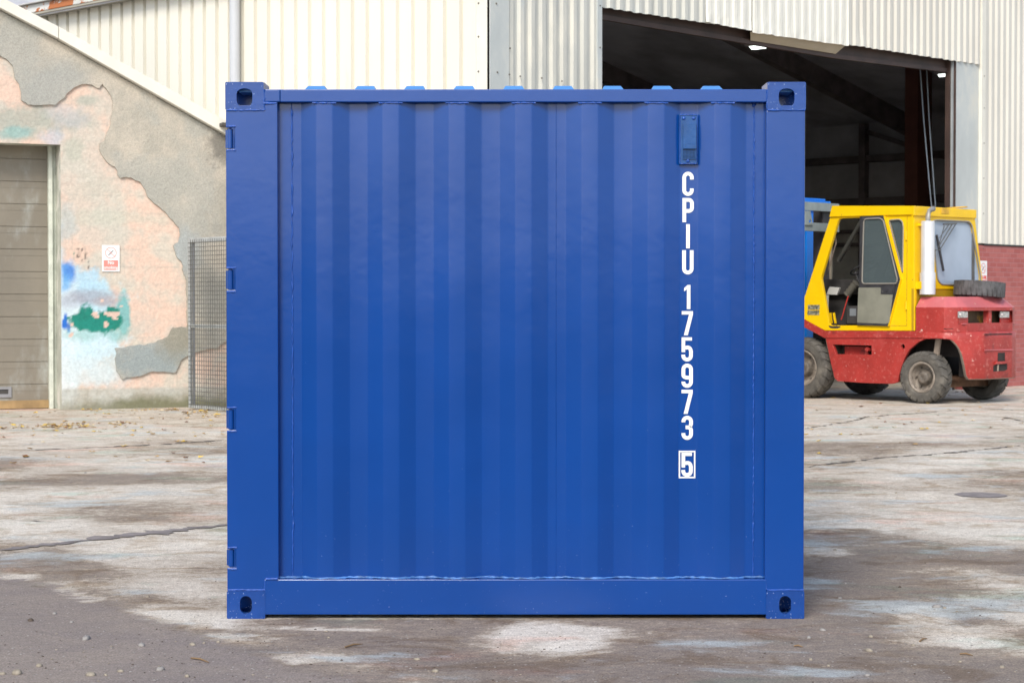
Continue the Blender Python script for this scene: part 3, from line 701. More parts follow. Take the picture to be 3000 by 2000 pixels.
def render_col(x, z):
    t = fn(x, z, 1.3, 101); c = lerp3((.40, .375, .32), (.51, .46, .385), max(0, min(1, .45 + t * 1.4)))
    c = lerp3(c, (.36, .365, .34), blob(x, z, 130, 255, 120, 70, 1., .3, 3, 102) * .8)
    c = lerp3(c, (.37, .37, .335), max(0, min(.6, fn(x, z, .9, 103) * 1.8)))
    c = lerp3(c, (.40, .44, .45), blob(x, z, 545, 740, 40, 70, .7, .2, 4, 104) * .8)
    c = lerp3(c, (.27, .32, .33), blob(x, z, 430, 1050, 110, 55, .7, .25, 4, 105) * .85)
    c = lerp3(c, (.26, .25, .20), blob(x, z, 520, 990, 60, 60, .8, .25, 4, 106) * .8)
    c = lerp3(c, (.17, .16, .14), blob(x, z, 650, 430, 40, 60, .9, .5, 5, 107) * .8)
    c = lerp3(c, (.24, .23, .20), blob(x, z, 590, 760, 90, 90, 1.0, .4, 4, 109) * .3)
    v = 1 + .08 * fn(x, z, 30, 108); return tuple(max(0, q * v) for q in c)
wall_m = mat('painted_blockwork', (.5, .4, .35), rough=.9, attr='stain', var=.09, vs=26, bump=.012, bs=9, bump2=.006, bs2=60)
rend_m = mat('roughcast_render', (.4, .38, .33), rough=.95, attr='stain', var=.14, vs=75, bump=.008, bs=75, bump2=.006, bs2=9)
def stained_wall(name, mask, colf, m, y, parent, x0, x1, z0, z1, step):
    """a fine grid cut to an outline, every point carrying its own stain colour"""
    from mathutils.geometry import intersect_point_tri_2d
    nxx = int((x1 - x0) / step) + 1; nzz = int((z1 - z0) / step) + 1
    bm = BM(); lay = bm.verts.layers.float_color.new('stain')
    V = {}
    def vert(i, j):
        if (i, j) not in V:
            x = x0 + i * step; z = z0 + j * step
            v = bm.verts.new((x, y, z)); v[lay] = (*colf(x, z), 1); V[i, j] = v
        return V[i, j]
    for i in range(nxx - 1):
        for j in range(nzz - 1):
            if mask(x0 + (i + .5) * step, z0 + (j + .5) * step): bm.faces.new((vert(i, j), vert(i + 1, j), vert(i + 1, j + 1), vert(i, j + 1)))
    return link(name, bm, m, parent, recalc=False)
def cop_z(x):
    for (a, za), (b, zb) in zip(cop, cop[1:]):
        if x <= b: return za + (zb - za) * (x - a) / (b - a)
    return cop[-1][1]
def inpoly(poly, x, y):
    c = False; n = len(poly); j = n - 1
    for i in range(n):
        xi, yi = poly[i]; xj, yj = poly[j]
        if (yi > y) != (yj > y) and x < (xj - xi) * (y - yi) / (yj - yi) + xi: c = not c
        j = i
    return c
xa = lb(-40, 600)[0]
stained_wall('blockwork_face', lambda x, z: z < cop_z(x) - .02 and not (x < door_r - .001 and z < door_t - .001), wall_col, wall_m, -.003, WB,
             door_r - .02 * round((door_r - xa) / .02), lb(720, 600)[0], -.0, 5.8, .02)
bm = BM(); plate(bm, outer, [], lambda u, v, s: (u, s, v), 0, .42); link('wall', bm, mat('jamb_plaster', (.47, .48, .41), rough=.9, var=.2, vs=3, bump=.01, bs=30, spots=(((.62, .60, .54), 3, .5, .6),)), WB)
# the grey render coat that has fallen away in places
edge = [c1(*p) for p in [(-300, 500), (-80, 400), (0, 362), (40, 385), (90, 450), (100, 520), (130, 590), (145, 655), (180, 690), (250, 695), (360, 690), (400, 658), (440, 610), (490, 575), (540, 558), (600, 560), (645, 580),
        (668, 555), (715, 612), (740, 670), (742, 720), (725, 800), (705, 870), (680, 920), (650, 942), (655, 1000), (700, 1070), (750, 1092), (785, 1162), (860, 1165), (920, 1200), (960, 1265), (1000, 1335), (1080, 1385), (1130, 1450), (1175, 1500)]]
edge += [c2(*p) for p in [(1180, 200), (1165, 245), (1130, 270), (1145, 310), (1180, 370), (1205, 440), (1220, 500), (1224, 650), (1222, 800), (1130, 800), (1095, 860), (1020, 905), (900, 920), (800, 935), (752, 940), (760, 1090), (800, 1145), (880, 1125), (1000, 1095),
        (1060, 1095), (1150, 1100), (1190, 1010), (1240, 985), (1290, 960), (1400, 945), (1480, 900), (1620, 900)]]
E = jagged([lb(*p) for p in edge], .03, .022, seed=4)
coat = E + [(E[-1][0], cop_z(E[-1][0]) - .03)] + [(x, z - .012) for x, z in reversed(cop[1:-1]) if x < E[-1][0]] + [(E[0][0], cop_z(E[0][0]) - .01)]
def coatmask(x, z): return inpoly(coat, x, z)
bx0 = E[0][0]
rc = BM(); lay = rc.verts.layers.float_color.new('stain')
# grid interior plus a thick broken edge
o = stained_wall('render_coat', coatmask, render_col, rend_m, -.032, WB, bx0, E[-1][0], .2, 5.8, .022)
rc.free()
# pull the ragged rim of the grid onto the traced outline, then give it thickness
bm = BM(); bm.from_mesh(o.data); Ev = [Vector(p) for p in E]
lay = bm.verts.layers.float_color['stain']
bmesh.ops.remove_doubles(bm, verts=bm.verts[:], dist=1e-5)
for v in bm.verts:
    if any(len(e.link_faces) == 1 for e in v.link_edges):
        p = Vector((v.co.x, v.co.z)); q = min(Ev, key=lambda e: (e - p).length_squared)
        if (q - p).length < .045: v.co.x = q.x; v.co.z = q.y
be = [e for e in bm.edges if len(e.link_faces) == 1]
ex = bmesh.ops.extrude_edge_only(bm, edges=be)
for v in [x for x in ex['geom'] if isinstance(x, bmesh.types.BMVert)]:
    v.co.y = -.002; v[lay] = (.25, .22, .18, 1)
bm.to_mesh(o.data); bm.free()
# white verge board up the gable, in lengths
verge = mat('cream_verge_paint', (.74, .715, .63), rough=.6, var=.05, vs=2, spots=(((.45, .40, .28), 2.5, .66, .8),))
top_off = [c1(-2500, -1292), c1(45, 0), c1(390, 195), c1(1470, 800), c1(1900, 1041)]
bm = BM(); topz = [lb(*p) for p in top_off]
def ztop(x):
    for (a, za), (b, zb) in zip(topz, topz[1:]):
        if x <= b or b == topz[-1][0]: return za + (zb - za) * (x - a) / (b - a)
seg = [cop[0][0], cop[2][0] - .003, cop[2][0] + .003, cop[4][0]]
for a, b in ((seg[0], seg[1]), (seg[2], seg[3])):
    plate(bm, [(a, cop_z(a)), (b, cop_z(b)), (b, ztop(b)), (a, ztop(a))], [], lambda u, v, s: (u, s, v), -.14, .25)
link('verge', bm, verge, WB, bevel=.008)
bm = BM(); plate(bm, [(seg[0], cop_z(seg[0]) + .03), (seg[3], cop_z(seg[3]) + .03), (seg[3], ztop(seg[3]) - .03), (seg[0], ztop(seg[0]) - .03)], [], lambda u, v, s: (u, s * (1 if u < 0 else .3), v), .25, 2.2)
link('roof', bm, mat('roof_sheet_grey', (.3, .3, .28), rough=.8), WB)
bm = BM(); x_, z_ = lb(655, 366, -.2); box(bm, x_ - .04, x_ + .3, -.3, -.12, z_ - .02, z_ + .02); link('gutter_bracket', bm, mat('dark_iron', (.06, .055, .05), rough=.7), WB)
# sectional door in its recess
DR = .42
slat_m = mat('door_panel_paint', (.225, .198, .155), rough=.55, var=.12, vs=1.2, bump=.001, bs=60, stretch=(1, 1, .5), spots=(((.36, .37, .34), 1.6, .5, .7), ((.38, .28, .16), 1.2, .62, .75)))
dr = lb(140, 800, DR)[0]
bm = BM(); pitch = .285; z = .03; k = 0
while z < door_t + .1:
    box(bm, dr - 3.6, dr, DR - .005, DR + .04, z, z + pitch - .006)
    box(bm, dr - 3.6, dr, DR + .003, DR + .04, z + pitch - .006, z + pitch)
    z += pitch; k += 1
dd = link('sectional_door', bm, slat_m, WB, bevel=.004)
bm = BM()
for k in range(10): box(bm, dr - 3.6, dr, DR - .008, DR - .0052, .03 + pitch * k + .20, .03 + pitch * k + .206)
link('panel_rib', bm, slat_m, dd)
bm = BM(); box(bm, dr - 3.6, dr + .0, DR - .03, DR + .04, .008, .11); link('bottom_rail', bm, mat('ochre_rail', (.33, .22, .10), rough=.6, var=.25, vs=4), dd)
bm = BM(); box(bm, dr - 3.6, dr, DR - .02, DR + .05, -.002, .0075); link('rubber_seal', bm, mat('black_rubber', (.015, .015, .015), rough=.8), dd)
fx0, fz0 = lb(-10, 600 + 1265 / 2.24, DR); fx1, fz1 = lb(75 / 2.24, 600 + 1192 / 2.24, DR)
bm = BM(); plate(bm, [(fx0 - .2, fz0), (fx1, fz0), (fx1, fz1), (fx0 - .2, fz1)], [[(fx0 - .15, fz0 + .045), (fx1 - .04, fz0 + .045), (fx1 - .04, fz1 - .035), (fx0 - .15, fz1 - .035)]], lambda u, v, s: (u, s, v), DR - .022, DR - .006)
link('flap_frame', bm, mat('grey_flap', (.26, .26, .27), rough=.5), dd, bevel=.003)
bm = BM(); box(bm, fx0 - .15, fx1 - .04, DR - .0062, DR - .0055, fz0 + .045, fz1 - .035); box(bm, fx0 - .15, fx1 - .04, DR - .016, DR - .008, fz0 + .045, fz0 + .09, 0); link('letter_flap', bm, mat('dark_flap', (.06, .055, .05), rough=.6), dd)
gm_ = mat('pale_guide_paint', (.60, .63, .55), rough=.6, var=.15, vs=6, bump=.003, bs=30, spots=(((.3, .28, .22), 8, .66, .72),))
bm = BM(); box(bm, dr + .001, dr + .05, DR - .10, DR + .05, 0, door_t + .05); box(bm, dr + .052, door_r - .001, DR - .05, DR + .05, 0, door_t + .05); link('door_guide', bm, gm_, WB, bevel=.004)

# no-smoking signs
sign_w = mat('sign_white', (.82, .82, .82), rough=.35, var=.02); sign_r = mat('sign_red', (.72, .10, .09), rough=.4, var=.05)
sign_r2 = mat('sign_faded_red', (.80, .26, .22), rough=.4, var=.05); sign_k = mat('sign_black', (.05, .05, .05), rough=.5); sign_e = mat('sign_edge', (.6, .6, .58), rough=.5)
def text_mesh(txt, size, sx=1.0):
    c = bpy.data.curves.new('t', 'FONT'); c.body = txt; c.size = size; c.align_x = 'CENTER'; c.align_y = 'CENTER'; c.offset = size * .02
    o = bpy.data.objects.new('t', c); COL.objects.link(o); bpy.context.view_layer.update()
    dg = bpy.context.evaluated_depsgraph_get(); me = bpy.data.meshes.new_from_object(o.evaluated_get(dg)); bpy.data.objects.remove(o)
    return me
def make_sign(frame, xc, zc, w, h, y, label, lines, red, circ=None):
    p = frame.world((xc, y, zc)); S = empty('no_smoking_sign', label, 'sign', p, frame.a)
    bm = BM(); box(bm, -w / 2, w / 2, -.006, .0, -h / 2, h / 2); link('sign_board', bm, sign_w, S, bevel=.0015)
    bm = BM(); bw = w * .41; box(bm, -bw, bw, -.0078, -.0064, -h * .44, -h * .07); link('text_panel', bm, red, S)
    bm = BM(); r0 = w * .29; cz_ = h * .21
    ring = [[bm.verts.new((r * math.cos(a), -.0072, cz_ + r * math.sin(a))) for a in [2 * math.pi * k / 40 for k in range(40)]] for r in (r0, r0 + w * .035)]
    for k in range(40): bm.faces.new((ring[0][k], ring[0][(k + 1) % 40], ring[1][(k + 1) % 40], ring[1][k]))
    s = r0 * .72; bar(bm, (-s, -.0085, cz_ + s), (s, -.0085, cz_ - s), .0015, w * .03, up=(1, 0, 1))
    link('prohibition_ring', bm, red, S)
    bm = BM(); s = r0 * .48; bar(bm, (-s, -.0072, cz_ - s), (s, -.0072, cz_ + s), .0012, w * .04, up=(-1, 0, 1)); link('cigarette_symbol', bm, sign_k, S)
    n = len(lines)
    for i, (tx, sz) in enumerate(lines):
        me_ = text_mesh(tx, sz); zz_ = -h * .07 - (h * .37) * (i + .5) / n
        for v in me_.vertices: v.co = Vector((v.co.x, -.0086, zz_ + v.co.y))
        me_.materials.clear(); me_.materials.append(sign_w); ob = bpy.data.objects.new('lettering', me_); COL.objects.link(ob); ob.parent = S
    return S
sx_, sz_ = lb(324, 757); make_sign(LB, sx_, sz_, .222, .334, -.012, 'white and red no smoking sign on the pink crumbling wall beside the shutter door', [('No', .062), ('smoking', .052)], sign_r2)

# mesh gate standing open against the wall
GF = Frame((0, 0, 0), 0); gp = ground(552, 1197.5); ga = math.atan(-1.15)
GT = empty('mesh_gate', 'galvanised wire mesh gate with a grey frame standing against the rendered wall', 'gate', (gp.x, gp.y, 0), ga)
galv = mat('galvanised_steel', (.38, .40, .40), rough=.5, metal=.2, var=.2, vs=8, spots=(((.30, .25, .19), 5, .6, .75),))
gh = 2.16; gw = 1.25
bm = BM(); box(bm, 0, .045, 0, .03, .015, gh); box(bm, gw - .045, gw, 0, .03, .015, gh); box(bm, .0452, gw - .0452, .001, .029, gh - .055, gh - .0005); box(bm, .0452, gw - .0452, .001, .029, .0155, .06); box(bm, .0452, gw - .0452, .001, .029, 1.03, 1.07)
link('gate_frame', bm, galv, GT, bevel=.003)
bm = BM()
for k in range(int(gh / .055)): z = .06 + .055 * k; box(bm, .01, gw - .01, -.007, -.003, z, z + .0075) if z < gh - .05 else None
for k in range(int(gw / .052)): x = .06 + .052 * k; box(bm, x, x + .0075, -.0028, .0012, .02, gh - .02)
link('wire_mesh', bm, mat('weathered_wire', (.13, .13, .12), rough=.6, metal=.3, var=.3, vs=3), GT)
bm = BM(); box(bm, .048, .10, .031, .045, .02, gh - .05); link('backing_strip', bm, mat('lead_grey', (.2, .21, .23), rough=.6), GT)

# ------------------------------------------------------------ the big shed, corner on to the yard
SA = math.atan(1.08); SH = Frame((-.251 - .015, 20.91 - 7.8, 0), SA)
SB = empty('clad_shed', 'large cream corrugated steel shed with a wide dark opening and a red brick base', 'building', SH.o, SA)
sF = lambda px, py, d=0.0: (lambda p: (p.x, p.z))(SH.on(1, d, px, py))
sG = lambda px, py, s=0.0: (lambda p: (p.y, p.z))(SH.on(0, s, px, py))
cream = mat('cream_cladding', (.74, .715, .63), rough=.45, var=.04, vs=1.2, spots=(((.62, .57, .42), 1.4, .68, .85),), stretch=(1, 1, .25))
cream2 = mat('patched_cream_sheet', (.78, .76, .68), rough=.5, var=.06, vs=1.5, stretch=(1, 1, .5), bump2=.02, bs2=3.5, bump=.004, bs=11)
greyc = mat('weathered_cladding', (.56, .56, .51), rough=.5, var=.12, vs=1.3, stretch=(1, 1, .3), spots=(((.40, .47, .49), 1.3, .52, .72), ((.66, .64, .56), 2, .5, .7)))
greyc2 = mat('pale_right_cladding', (.62, .60, .54), rough=.5, var=.07, vs=1.2, stretch=(1, 1, .3), spots=(((.46, .50, .49), 1.6, .62, .8),))
flash = mat('flashing_sheet', (.48, .51, .50), rough=.45, var=.1, vs=1.5, stretch=(1, 1, .5), spots=(((.60, .59, .53), 1.5, .5, .7),))
flash_c = mat('cream_flashing', (.72, .70, .62), rough=.45, var=.05)
def cladding(name, a, b, pitch, depth, z0f, z1f, m, axis, base, shape=(.0, .10, .62, .72), nz_=1, dent=None):
    """corrugated sheet between a and b; axis 's' runs along the front, 'd' along the side wall"""
    bm = BM(); pts = []; x = a; k = 0
    while x < b:
        for f, o_ in zip(shape, (0, 1, 1, 0)):
            q = x + f * pitch
            if q < b: pts.append((q, o_ * depth))
        x += pitch
    pts.append((b, 0)); rows = []
    for j in range(nz_ + 1):
        row = []
        for q, o_ in pts:
            z = z0f(q) + (z1f(q) - z0f(q)) * j / nz_
            dd_ = dent(q, z) if dent else 0
            row.append(bm.verts.new((q, base - o_ - dd_, z) if axis == 's' else (base - o_ - dd_, q, z)))
        rows.append(row)
    for A, B in zip(rows, rows[1:]):
        for i in range(len(A) - 1): bm.faces.new((A[i], A[i + 1], B[i + 1], B[i]))
    return link(name, bm, m, SB, recalc=False)
EAVE = 5.53; RIDGE_S, SLOPE = 11.0, .20
top_f = lambda s: EAVE + .05 + SLOPE * min(s, 2 * RIDGE_S - s)
SL = 20.0                                              # shed depth
cladding('side_cladding', .16, SL, .262, .052, lambda q: .3, lambda q: EAVE - .02, cream, 'd', -.0, shape=(0, .03, .75, .78))
s_op0, s_op1 = sF(1755, 400)[0], sF(2795, 400)[0]
s_fl = sF(2869, 400)[0]
lint = sF(1757, 24)[1]
line = lambda p, q: (lambda x: p[1] + (q[1] - p[1]) * (x - p[0]) / (q[0] - p[0]))
g1 = line(sF(1757, 22), sF(2060, 68)); g2 = line(sF(2060, 66), sF(2195, 93)); g3 = line(sF(2195, 97), sF(2476, 136)); g4 = line(sF(2476, 131), sF(2866, 190))
sp1, sp2, sp3 = sF(2060, 50)[0], sF(2195, 50)[0], sF(2476, 50)[0]
hem = lambda f, a: (lambda q: f(q) + .45 * a * noise.noise(Vector((q * 6, 2, 2))))
s14 = sF(1482, 100)[0]
cladding('front_cladding', s14, s_op0 - .05, .185, .032, lambda q: .3, top_f, greyc, 's', 0, shape=(0, .16, .50, .66))
cladding('front_cladding', s_op0 - .05, sp1 + .25, .185, .032, hem(g1, .02), top_f, greyc, 's', -.003, shape=(0, .16, .50, .66), nz_=6)
dnt = lambda q, z: (.035 * max(0, noise.noise(Vector((q * 3.1, z * 3.3, 5)))) + .02 * noise.noise(Vector((q * 9, z * 7, 8)))) * max(0, min(1, (5.15 - z) / .35))
cladding('patch_sheet', sp1, sp2, .19, .018, hem(g2, .03), top_f, cream2, 's', -.04, shape=(0, .16, .50, .66), nz_=24, dent=dnt)
cladding('patch_sheet', sp2 + .002, sp3, .19, .016, hem(g3, .03), top_f, cream2, 's', -.048, shape=(0, .16, .50, .66), nz_=24, dent=dnt)
dn2 = lambda q, z: .05 * max(0, noise.noise(Vector((q * 3.7, z * 3.1, 15)))) * max(0, min(1, (5.3 - z) / .3)) * max(0, 1 - (q - sp3) / 1.2)
cladding('front_cladding', sp3 + .004, s_fl + .02, .185, .032, hem(g4, .022), top_f, greyc2, 's', -.003, shape=(0, .16, .50, .66), nz_=24, dent=dn2)
brick_top = sF(2930, 716)[1]
cladding('front_cladding', s_fl + .1, 22.0, .185, .032, lambda q: brick_top, top_f, greyc2, 's', -.006, shape=(0, .16, .50, .66))
bm = BM(); box(bm, s_fl - .02, s_fl + .098, -.052, .02, brick_top, 6.5); link('edge_flashing', bm, flash_c, SB, bevel=.004)
bm = BM(); box(bm, s_fl + .09, 22, -.045, .03, brick_top - .028, brick_top - .006); box(bm, s_op1 + .05, s_fl + .095, -.02, .03, brick_top - .03, brick_top - .004); link('drip_flashing', bm, mat('dark_drip', (.03, .03, .03), rough=.7), SB)
# corner flashings
bm = BM(); box(bm, -.043, -.037, .001, .26, .2, 6.0); link('corner_flashing', bm, flash_c, SB)
bm = BM(); box(bm, -.043, s14 + .004, -.047, -.036, .2, 6.2); link('corner_flashing', bm, flash, SB)
bm = BM(); box(bm, s_op0 - .09, s_op0, -.05, .12, .2, g1(s_op0) + .1); link('jamb_flashing', bm, flash, SB, bevel=.004)
# brick base to the right of the opening
bm = BM(); box(bm, s_op1 + .28, 22, -.03, .25, -.02, brick_top - .03)
brick = bpy.data.materials.new('painted_red_brick'); brick.use_nodes = True; nt = brick.node_tree; N = nt.nodes; L = nt.links; pb = N['Principled BSDF']
tc = N.new('ShaderNodeTexCoord'); sepx = N.new('ShaderNodeSeparateXYZ'); L.new(tc.outputs['Object'], sepx.inputs[0]); cmb = N.new('ShaderNodeCombineXYZ')
L.new(sepx.outputs['X'], cmb.inputs[0]); L.new(sepx.outputs['Z'], cmb.inputs[1])
bt = N.new('ShaderNodeTexBrick'); L.new(cmb.outputs[0], bt.inputs['Vector'])
for k_, v_ in (('Scale', 1.0), ('Mortar Size', .0055), ('Mortar Smooth', .3), ('Brick Width', .225), ('Row Height', .0765), ('Bias', 0)): bt.inputs[k_].default_value = v_
bt.inputs['Color1'].default_value = (.36, .085, .075, 1); bt.inputs['Color2'].default_value = (.43, .125, .11, 1); bt.inputs['Mortar'].default_value = (.45, .19, .19, 1)
nn_ = N.new('ShaderNodeTexNoise'); nn_.inputs['Scale'].default_value = 1.6; nn_.inputs['Detail'].default_value = 8; L.new(tc.outputs['Object'], nn_.inputs['Vector'])
mr = N.new('ShaderNodeMapRange'); mr.inputs['To Min'].default_value = .75; mr.inputs['To Max'].default_value = 1.25; L.new(nn_.outputs['Fac'], mr.inputs['Value'])
mm = N.new('ShaderNodeVectorMath'); mm.operation = 'SCALE'; L.new(bt.outputs['Color'], mm.inputs[0]); L.new(mr.outputs[0], mm.inputs['Scale']); L.new(mm.outputs[0], pb.inputs['Base Color'])
pb.inputs['Roughness'].default_value = .6; bp = N.new('ShaderNodeBump'); bp.inputs['Distance'].default_value = .004; bp.invert = True; L.new(bt.outputs['Fac'], bp.inputs['Height']); L.new(bp.outputs[0], pb.inputs['Normal'])
link('brick_base', bm, brick, SB)
# opening: right jamb, beams, sagging sheet
steel_d = mat('brown_oxide_steel', (.055, .032, .026), rough=.6, var=.3, vs=2, stretch=(1, 1, 1)); steel_g = mat('grey_channel', (.33, .36, .37), rough=.5)
bm = BM(); box(bm, s_op1 + .06, s_fl - .021, .0, .05, .2, lint + .25); link('jamb_panel', bm, flash, SB)
bm = BM(); box(bm, s_op1 - .03, s_op1 + .0, .06, .14, 0, lint + .2); box(bm, s_op1 + .035, s_op1 + .058, .0, .10, 0, lint + .2); link('door_guide', bm, steel_d, SB)
bm = BM(); box(bm, s_op1 + .001, s_op1 + .034, .03, .12, 0, lint + .2); link('door_guide', bm, steel_g, SB)
bA, bB, bC = sF(1757, 57, .12), sF(2440, 171, .12), sF(2786, 214, .12)
for i, (p, q) in enumerate(((bA, bB), (bB, bC))):
    bm = BM()
    for y0, y1, a, b in ((.10, .16, 0, .06), (.13, .2, .05, .22), (.09, .14, .2, .3), (.13, .2, .29, .9)):
        plate(bm, [(p[0], p[1] + a), (q[0], q[1] + a), (q[0], q[1] + b), (p[0], p[1] + b)], [], lambda u, v, s: (u, s, v), y0, y1)
    link('lintel_beam', bm, steel_d, SB)
q0, q1, q2, q3 = sF(2196, 100, -.0), sF(2476, 136, .0), sF(2443, 158, .10), sF(2196, 119, .10)
bm = BM(); v = [bm.verts.new(p) for p in ((q0[0], -.01, q0[1] + .03), (q1[0], -.01, q1[1] + .02), (q2[0] + .02, .085, q2[1]), (q3[0], .085, q3[1]))]; bm.faces.new(v)
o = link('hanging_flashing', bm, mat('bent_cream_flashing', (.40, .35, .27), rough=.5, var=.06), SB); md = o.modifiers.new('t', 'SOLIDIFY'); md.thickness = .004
# interior: walls, roof, frames, lit openings
dark_w = mat('interior_sheet', (.55, .55, .57), rough=.8, var=.25, vs=.7); dark_r = mat('interior_roof_sheet', (.55, .55, .60), rough=.8, var=.3, vs=.6); dark_s = mat('interior_steel', (.20, .17, .17), rough=.7, var=.3)
red_s = mat('red_oxide_column', (.14, .05, .035), rough=.7); wall_lo = mat('interior_block_wall', (.68, .66, .60), rough=.85, var=.25, vs=1)
SW = 22.0; BD = 15.0
bm = BM(); box(bm, 0.02, SW, BD, BD + .2, 2.6, 9); link('interior_wall', bm, dark_w, SB); bm = BM(); box(bm, SW, SW + .15, .1, BD, 3.6, 6); link('interior_wall', bm, dark_w, SB); bm = BM(); box(bm, SW - .08, SW + .15, .1, BD, 0, 3.598); link('interior_base_wall', bm, wall_lo, SB)
bm = BM(); box(bm, 0.02, SW, BD - .1, BD + .2, 0, 2.6); link('interior_base_wall', bm, wall_lo, SB)
bm = BM(); box(bm, .02, .06, .3, SL, 0, EAVE); link('interior_wall', bm, dark_w, SB)
bm = BM()
for s in (3, 6.2, 9.4, 12.5, 15.6, 18.7): box(bm, s, s + .12, BD - .16, BD - .02, 0, top_f(s))
for z in (2.7, 3.9, 5.1): box(bm, .1, SW, BD - .14, BD - .03, z, z + .14)
for d in (1.5, 3.9, 6.3, 8.7, 11.1, 13.5): box(bm, SW - .26, SW - .081, d, d + .16, 0, 5.5)
for z in (3.62, 4.6): box(bm, SW - .20, SW - .02, .1, BD, z, z + .16)
for z in (2.7, 3.0): tube(bm, [(SW - .4, 1, z), (SW - .4, 13, z)], .05, 6)
bar(bm, (SW - .15, 4.0, 3.7), (SW - .15, 8.7, 5.3), .1, .1); bar(bm, (9.5, BD - .2, 2.7), (12.5, BD - .2, 5.1), .1, .1); link('wall_frame', bm, dark_s, SB)
bm = BM()
for d0, d1 in ((-.05, SL),):
    for s0, s1 in ((-.25, RIDGE_S), (RIDGE_S, SW + .25)):
        v = [bm.verts.new((s, d, top_f(max(s, -.25)) + (.0 if s > 0 else 0) + .01 + o_)) for s, d, o_ in ((s0, d0, 0), (s1, d0, 0), (s1, d1, 0), (s0, d1, 0))]; bm.faces.new(v)
o = link('roof', bm, dark_r, SB); md = o.modifiers.new('t', 'SOLIDIFY'); md.thickness = .08; md.offset = 1
bm = BM()
for d in (3.0, 7.5, 12.0):
    bar(bm, (.25, d, EAVE - .25), (RIDGE_S, d, top_f(RIDGE_S) - .25), .2, .42); bar(bm, (RIDGE_S, d, top_f(RIDGE_S) - .25), (SW, d, EAVE - .25), .2, .42)
    bar(bm, (.1, d, EAVE - 1.3), (2.2, d, top_f(2.2) - .3), .18, .2)
link('rafter', bm, dark_s, SB)
bm = BM()
for k in range(9):
    s = .8 + 1.25 * k; bar(bm, (s, .2, top_f(s) - .10), (s, SL, top_f(s) - .10), .07, .16)
link('purlin', bm, dark_s, SB)
def roofpt(px, py, off=.03):
    """where a sight line meets the roof underside"""
    o_ = SH.mi @ (CAM - SH.o); d_ = SH.mi @ ray(px, py)
    t = (EAVE + .05 + SLOPE * o_.x - off - o_.z) / (d_.z - SLOPE * d_.x); return o_ + d_ * t
bm = BM(); bm.faces.new([bm.verts.new(roofpt(*p)) for p in ((1842, 172), (1935, 160), (2045, 195), (1960, 204))])
link('rooflight', bm, mat('dim_rooflight', (.3, .22, .08), rough=.7, var=.5, vs=1.5, stretch=(9, .3, 1), emit=((.30, .20, .06), .22)), SB)
bm = BM()
for d in (5.5,):
    p = SH.on(1, d, 2690, 400); box(bm, p.x - .28, p.x + .28, d - .15, d + .15, 3.0, 6.5)
link('column', bm, red_s, SB)
p = SH.on(1, 5.5, 2690, 400); bm = BM(); box(bm, p.x - .3, p.x + .3, 5.3, 5.7, 0, 3.0); link('column_casing', bm, mat('grey_casing', (.45, .45, .48), rough=.8), SB)
bm = BM(); bar(bm, (.2, 6, 4.0), (4.5, 13, 3.6), .3, .5); link('crane_beam', bm, red_s, SB)
lampm = mat('lit_lamp', (.9, .95, 1), emit=((.9, 1, .95), 1.5))
for i, (px, py, d, w_) in enumerate(((2220, 137, 3.5, .11), (2768, 218, 2.2, .07))):
    p = SH.on(1, d, px, py); wp = SH.world(p)
    t = empty('shed_lamp', ['lit strip lamp glowing in the dark shed roof above the container corner', 'lit lamp glowing just inside the right jamb of the dark shed opening'][i], 'lamp', wp, SA)
    bm = BM(); plate(bm, [(-w_ * 1.0, 0), (w_ * .8, 0), (w_ * .9, -.03), (-w_ * .3, -.045)], [], lambda u, v, s: (u, s, v), -.1, .1); link('lamp_glow', bm, lampm, t)
    bm = BM(); box(bm, -w_ * 1.6, w_ * 1.3, -.14, .14, .004, .09); link('lamp_housing', bm, dark_s, t)
    pl = bpy.data.lights.new('lamp_light', 'POINT'); pl.energy = 5; pl.shadow_soft_size = .3; pl.color = (.95, 1, .95); lo_ = bpy.data.objects.new('lamp_light', pl); COL.objects.link(lo_); lo_.parent = t; lo_.location = (-1.0 + .5 * i, 1.2, -.6)
for i, (a, b) in enumerate((((2697, 205), (2733, 640)), ((2716, 205), (2745, 640)))):
    P0 = SH.world(SH.on(1, .6, *a)); P1 = SH.world(SH.on(1, .6, *b)); bm = BM(); P0 = P0 + (P0 - P1) * .15; P1 = P1 + (P1 - P0) * .9
    P1.z = max(P1.z, .9); M_ = P0.lerp(P1, .5) + Vector((-.035, 0, 0)); tube(bm, [P0, P0.lerp(M_, .5) + Vector((-.012, 0, 0)), M_, M_.lerp(P1, .5) + Vector((-.01, 0, 0)), P1], .011, 6)
    o = link('hanging_cable', bm, mat('cable_grey', (.22, .27, .33), rough=.5), None)
    tag(o, ['left one of the two thin cables hanging in the dark shed opening', 'right one of the two thin cables hanging in the dark shed opening'][i], 'cable', 'cables hanging in the shed opening')
# eaves gutter and rusty fascia on the side wall
gut = mat('gutter_white_rust', (.62, .62, .60), rough=.6, var=.1, vs=3, spots=(((.45, .15, .05), 1.5, .47, .50, .6), ((.50, .22, .08), 5, .60, .64)))
bm = BM(); box(bm, -.28, -.10, -.2, SL + .3, EAVE - .02, EAVE + .10); link('gutter', bm, gut, SB, bevel=.01)
bm = BM(); box(bm, -.34, -.02, -.2, SL + .3, EAVE + .102, EAVE + .12); link('eaves_trim', bm, mat('trim_grey', (.5, .5, .5), rough=.6), SB)
bm = BM(); box(bm, -.27, -.035, -.15, SL + .2, EAVE - .05, EAVE - .021); link('soffit', bm, mat('soffit_grey', (.35, .33, .28), rough=.7), SB)
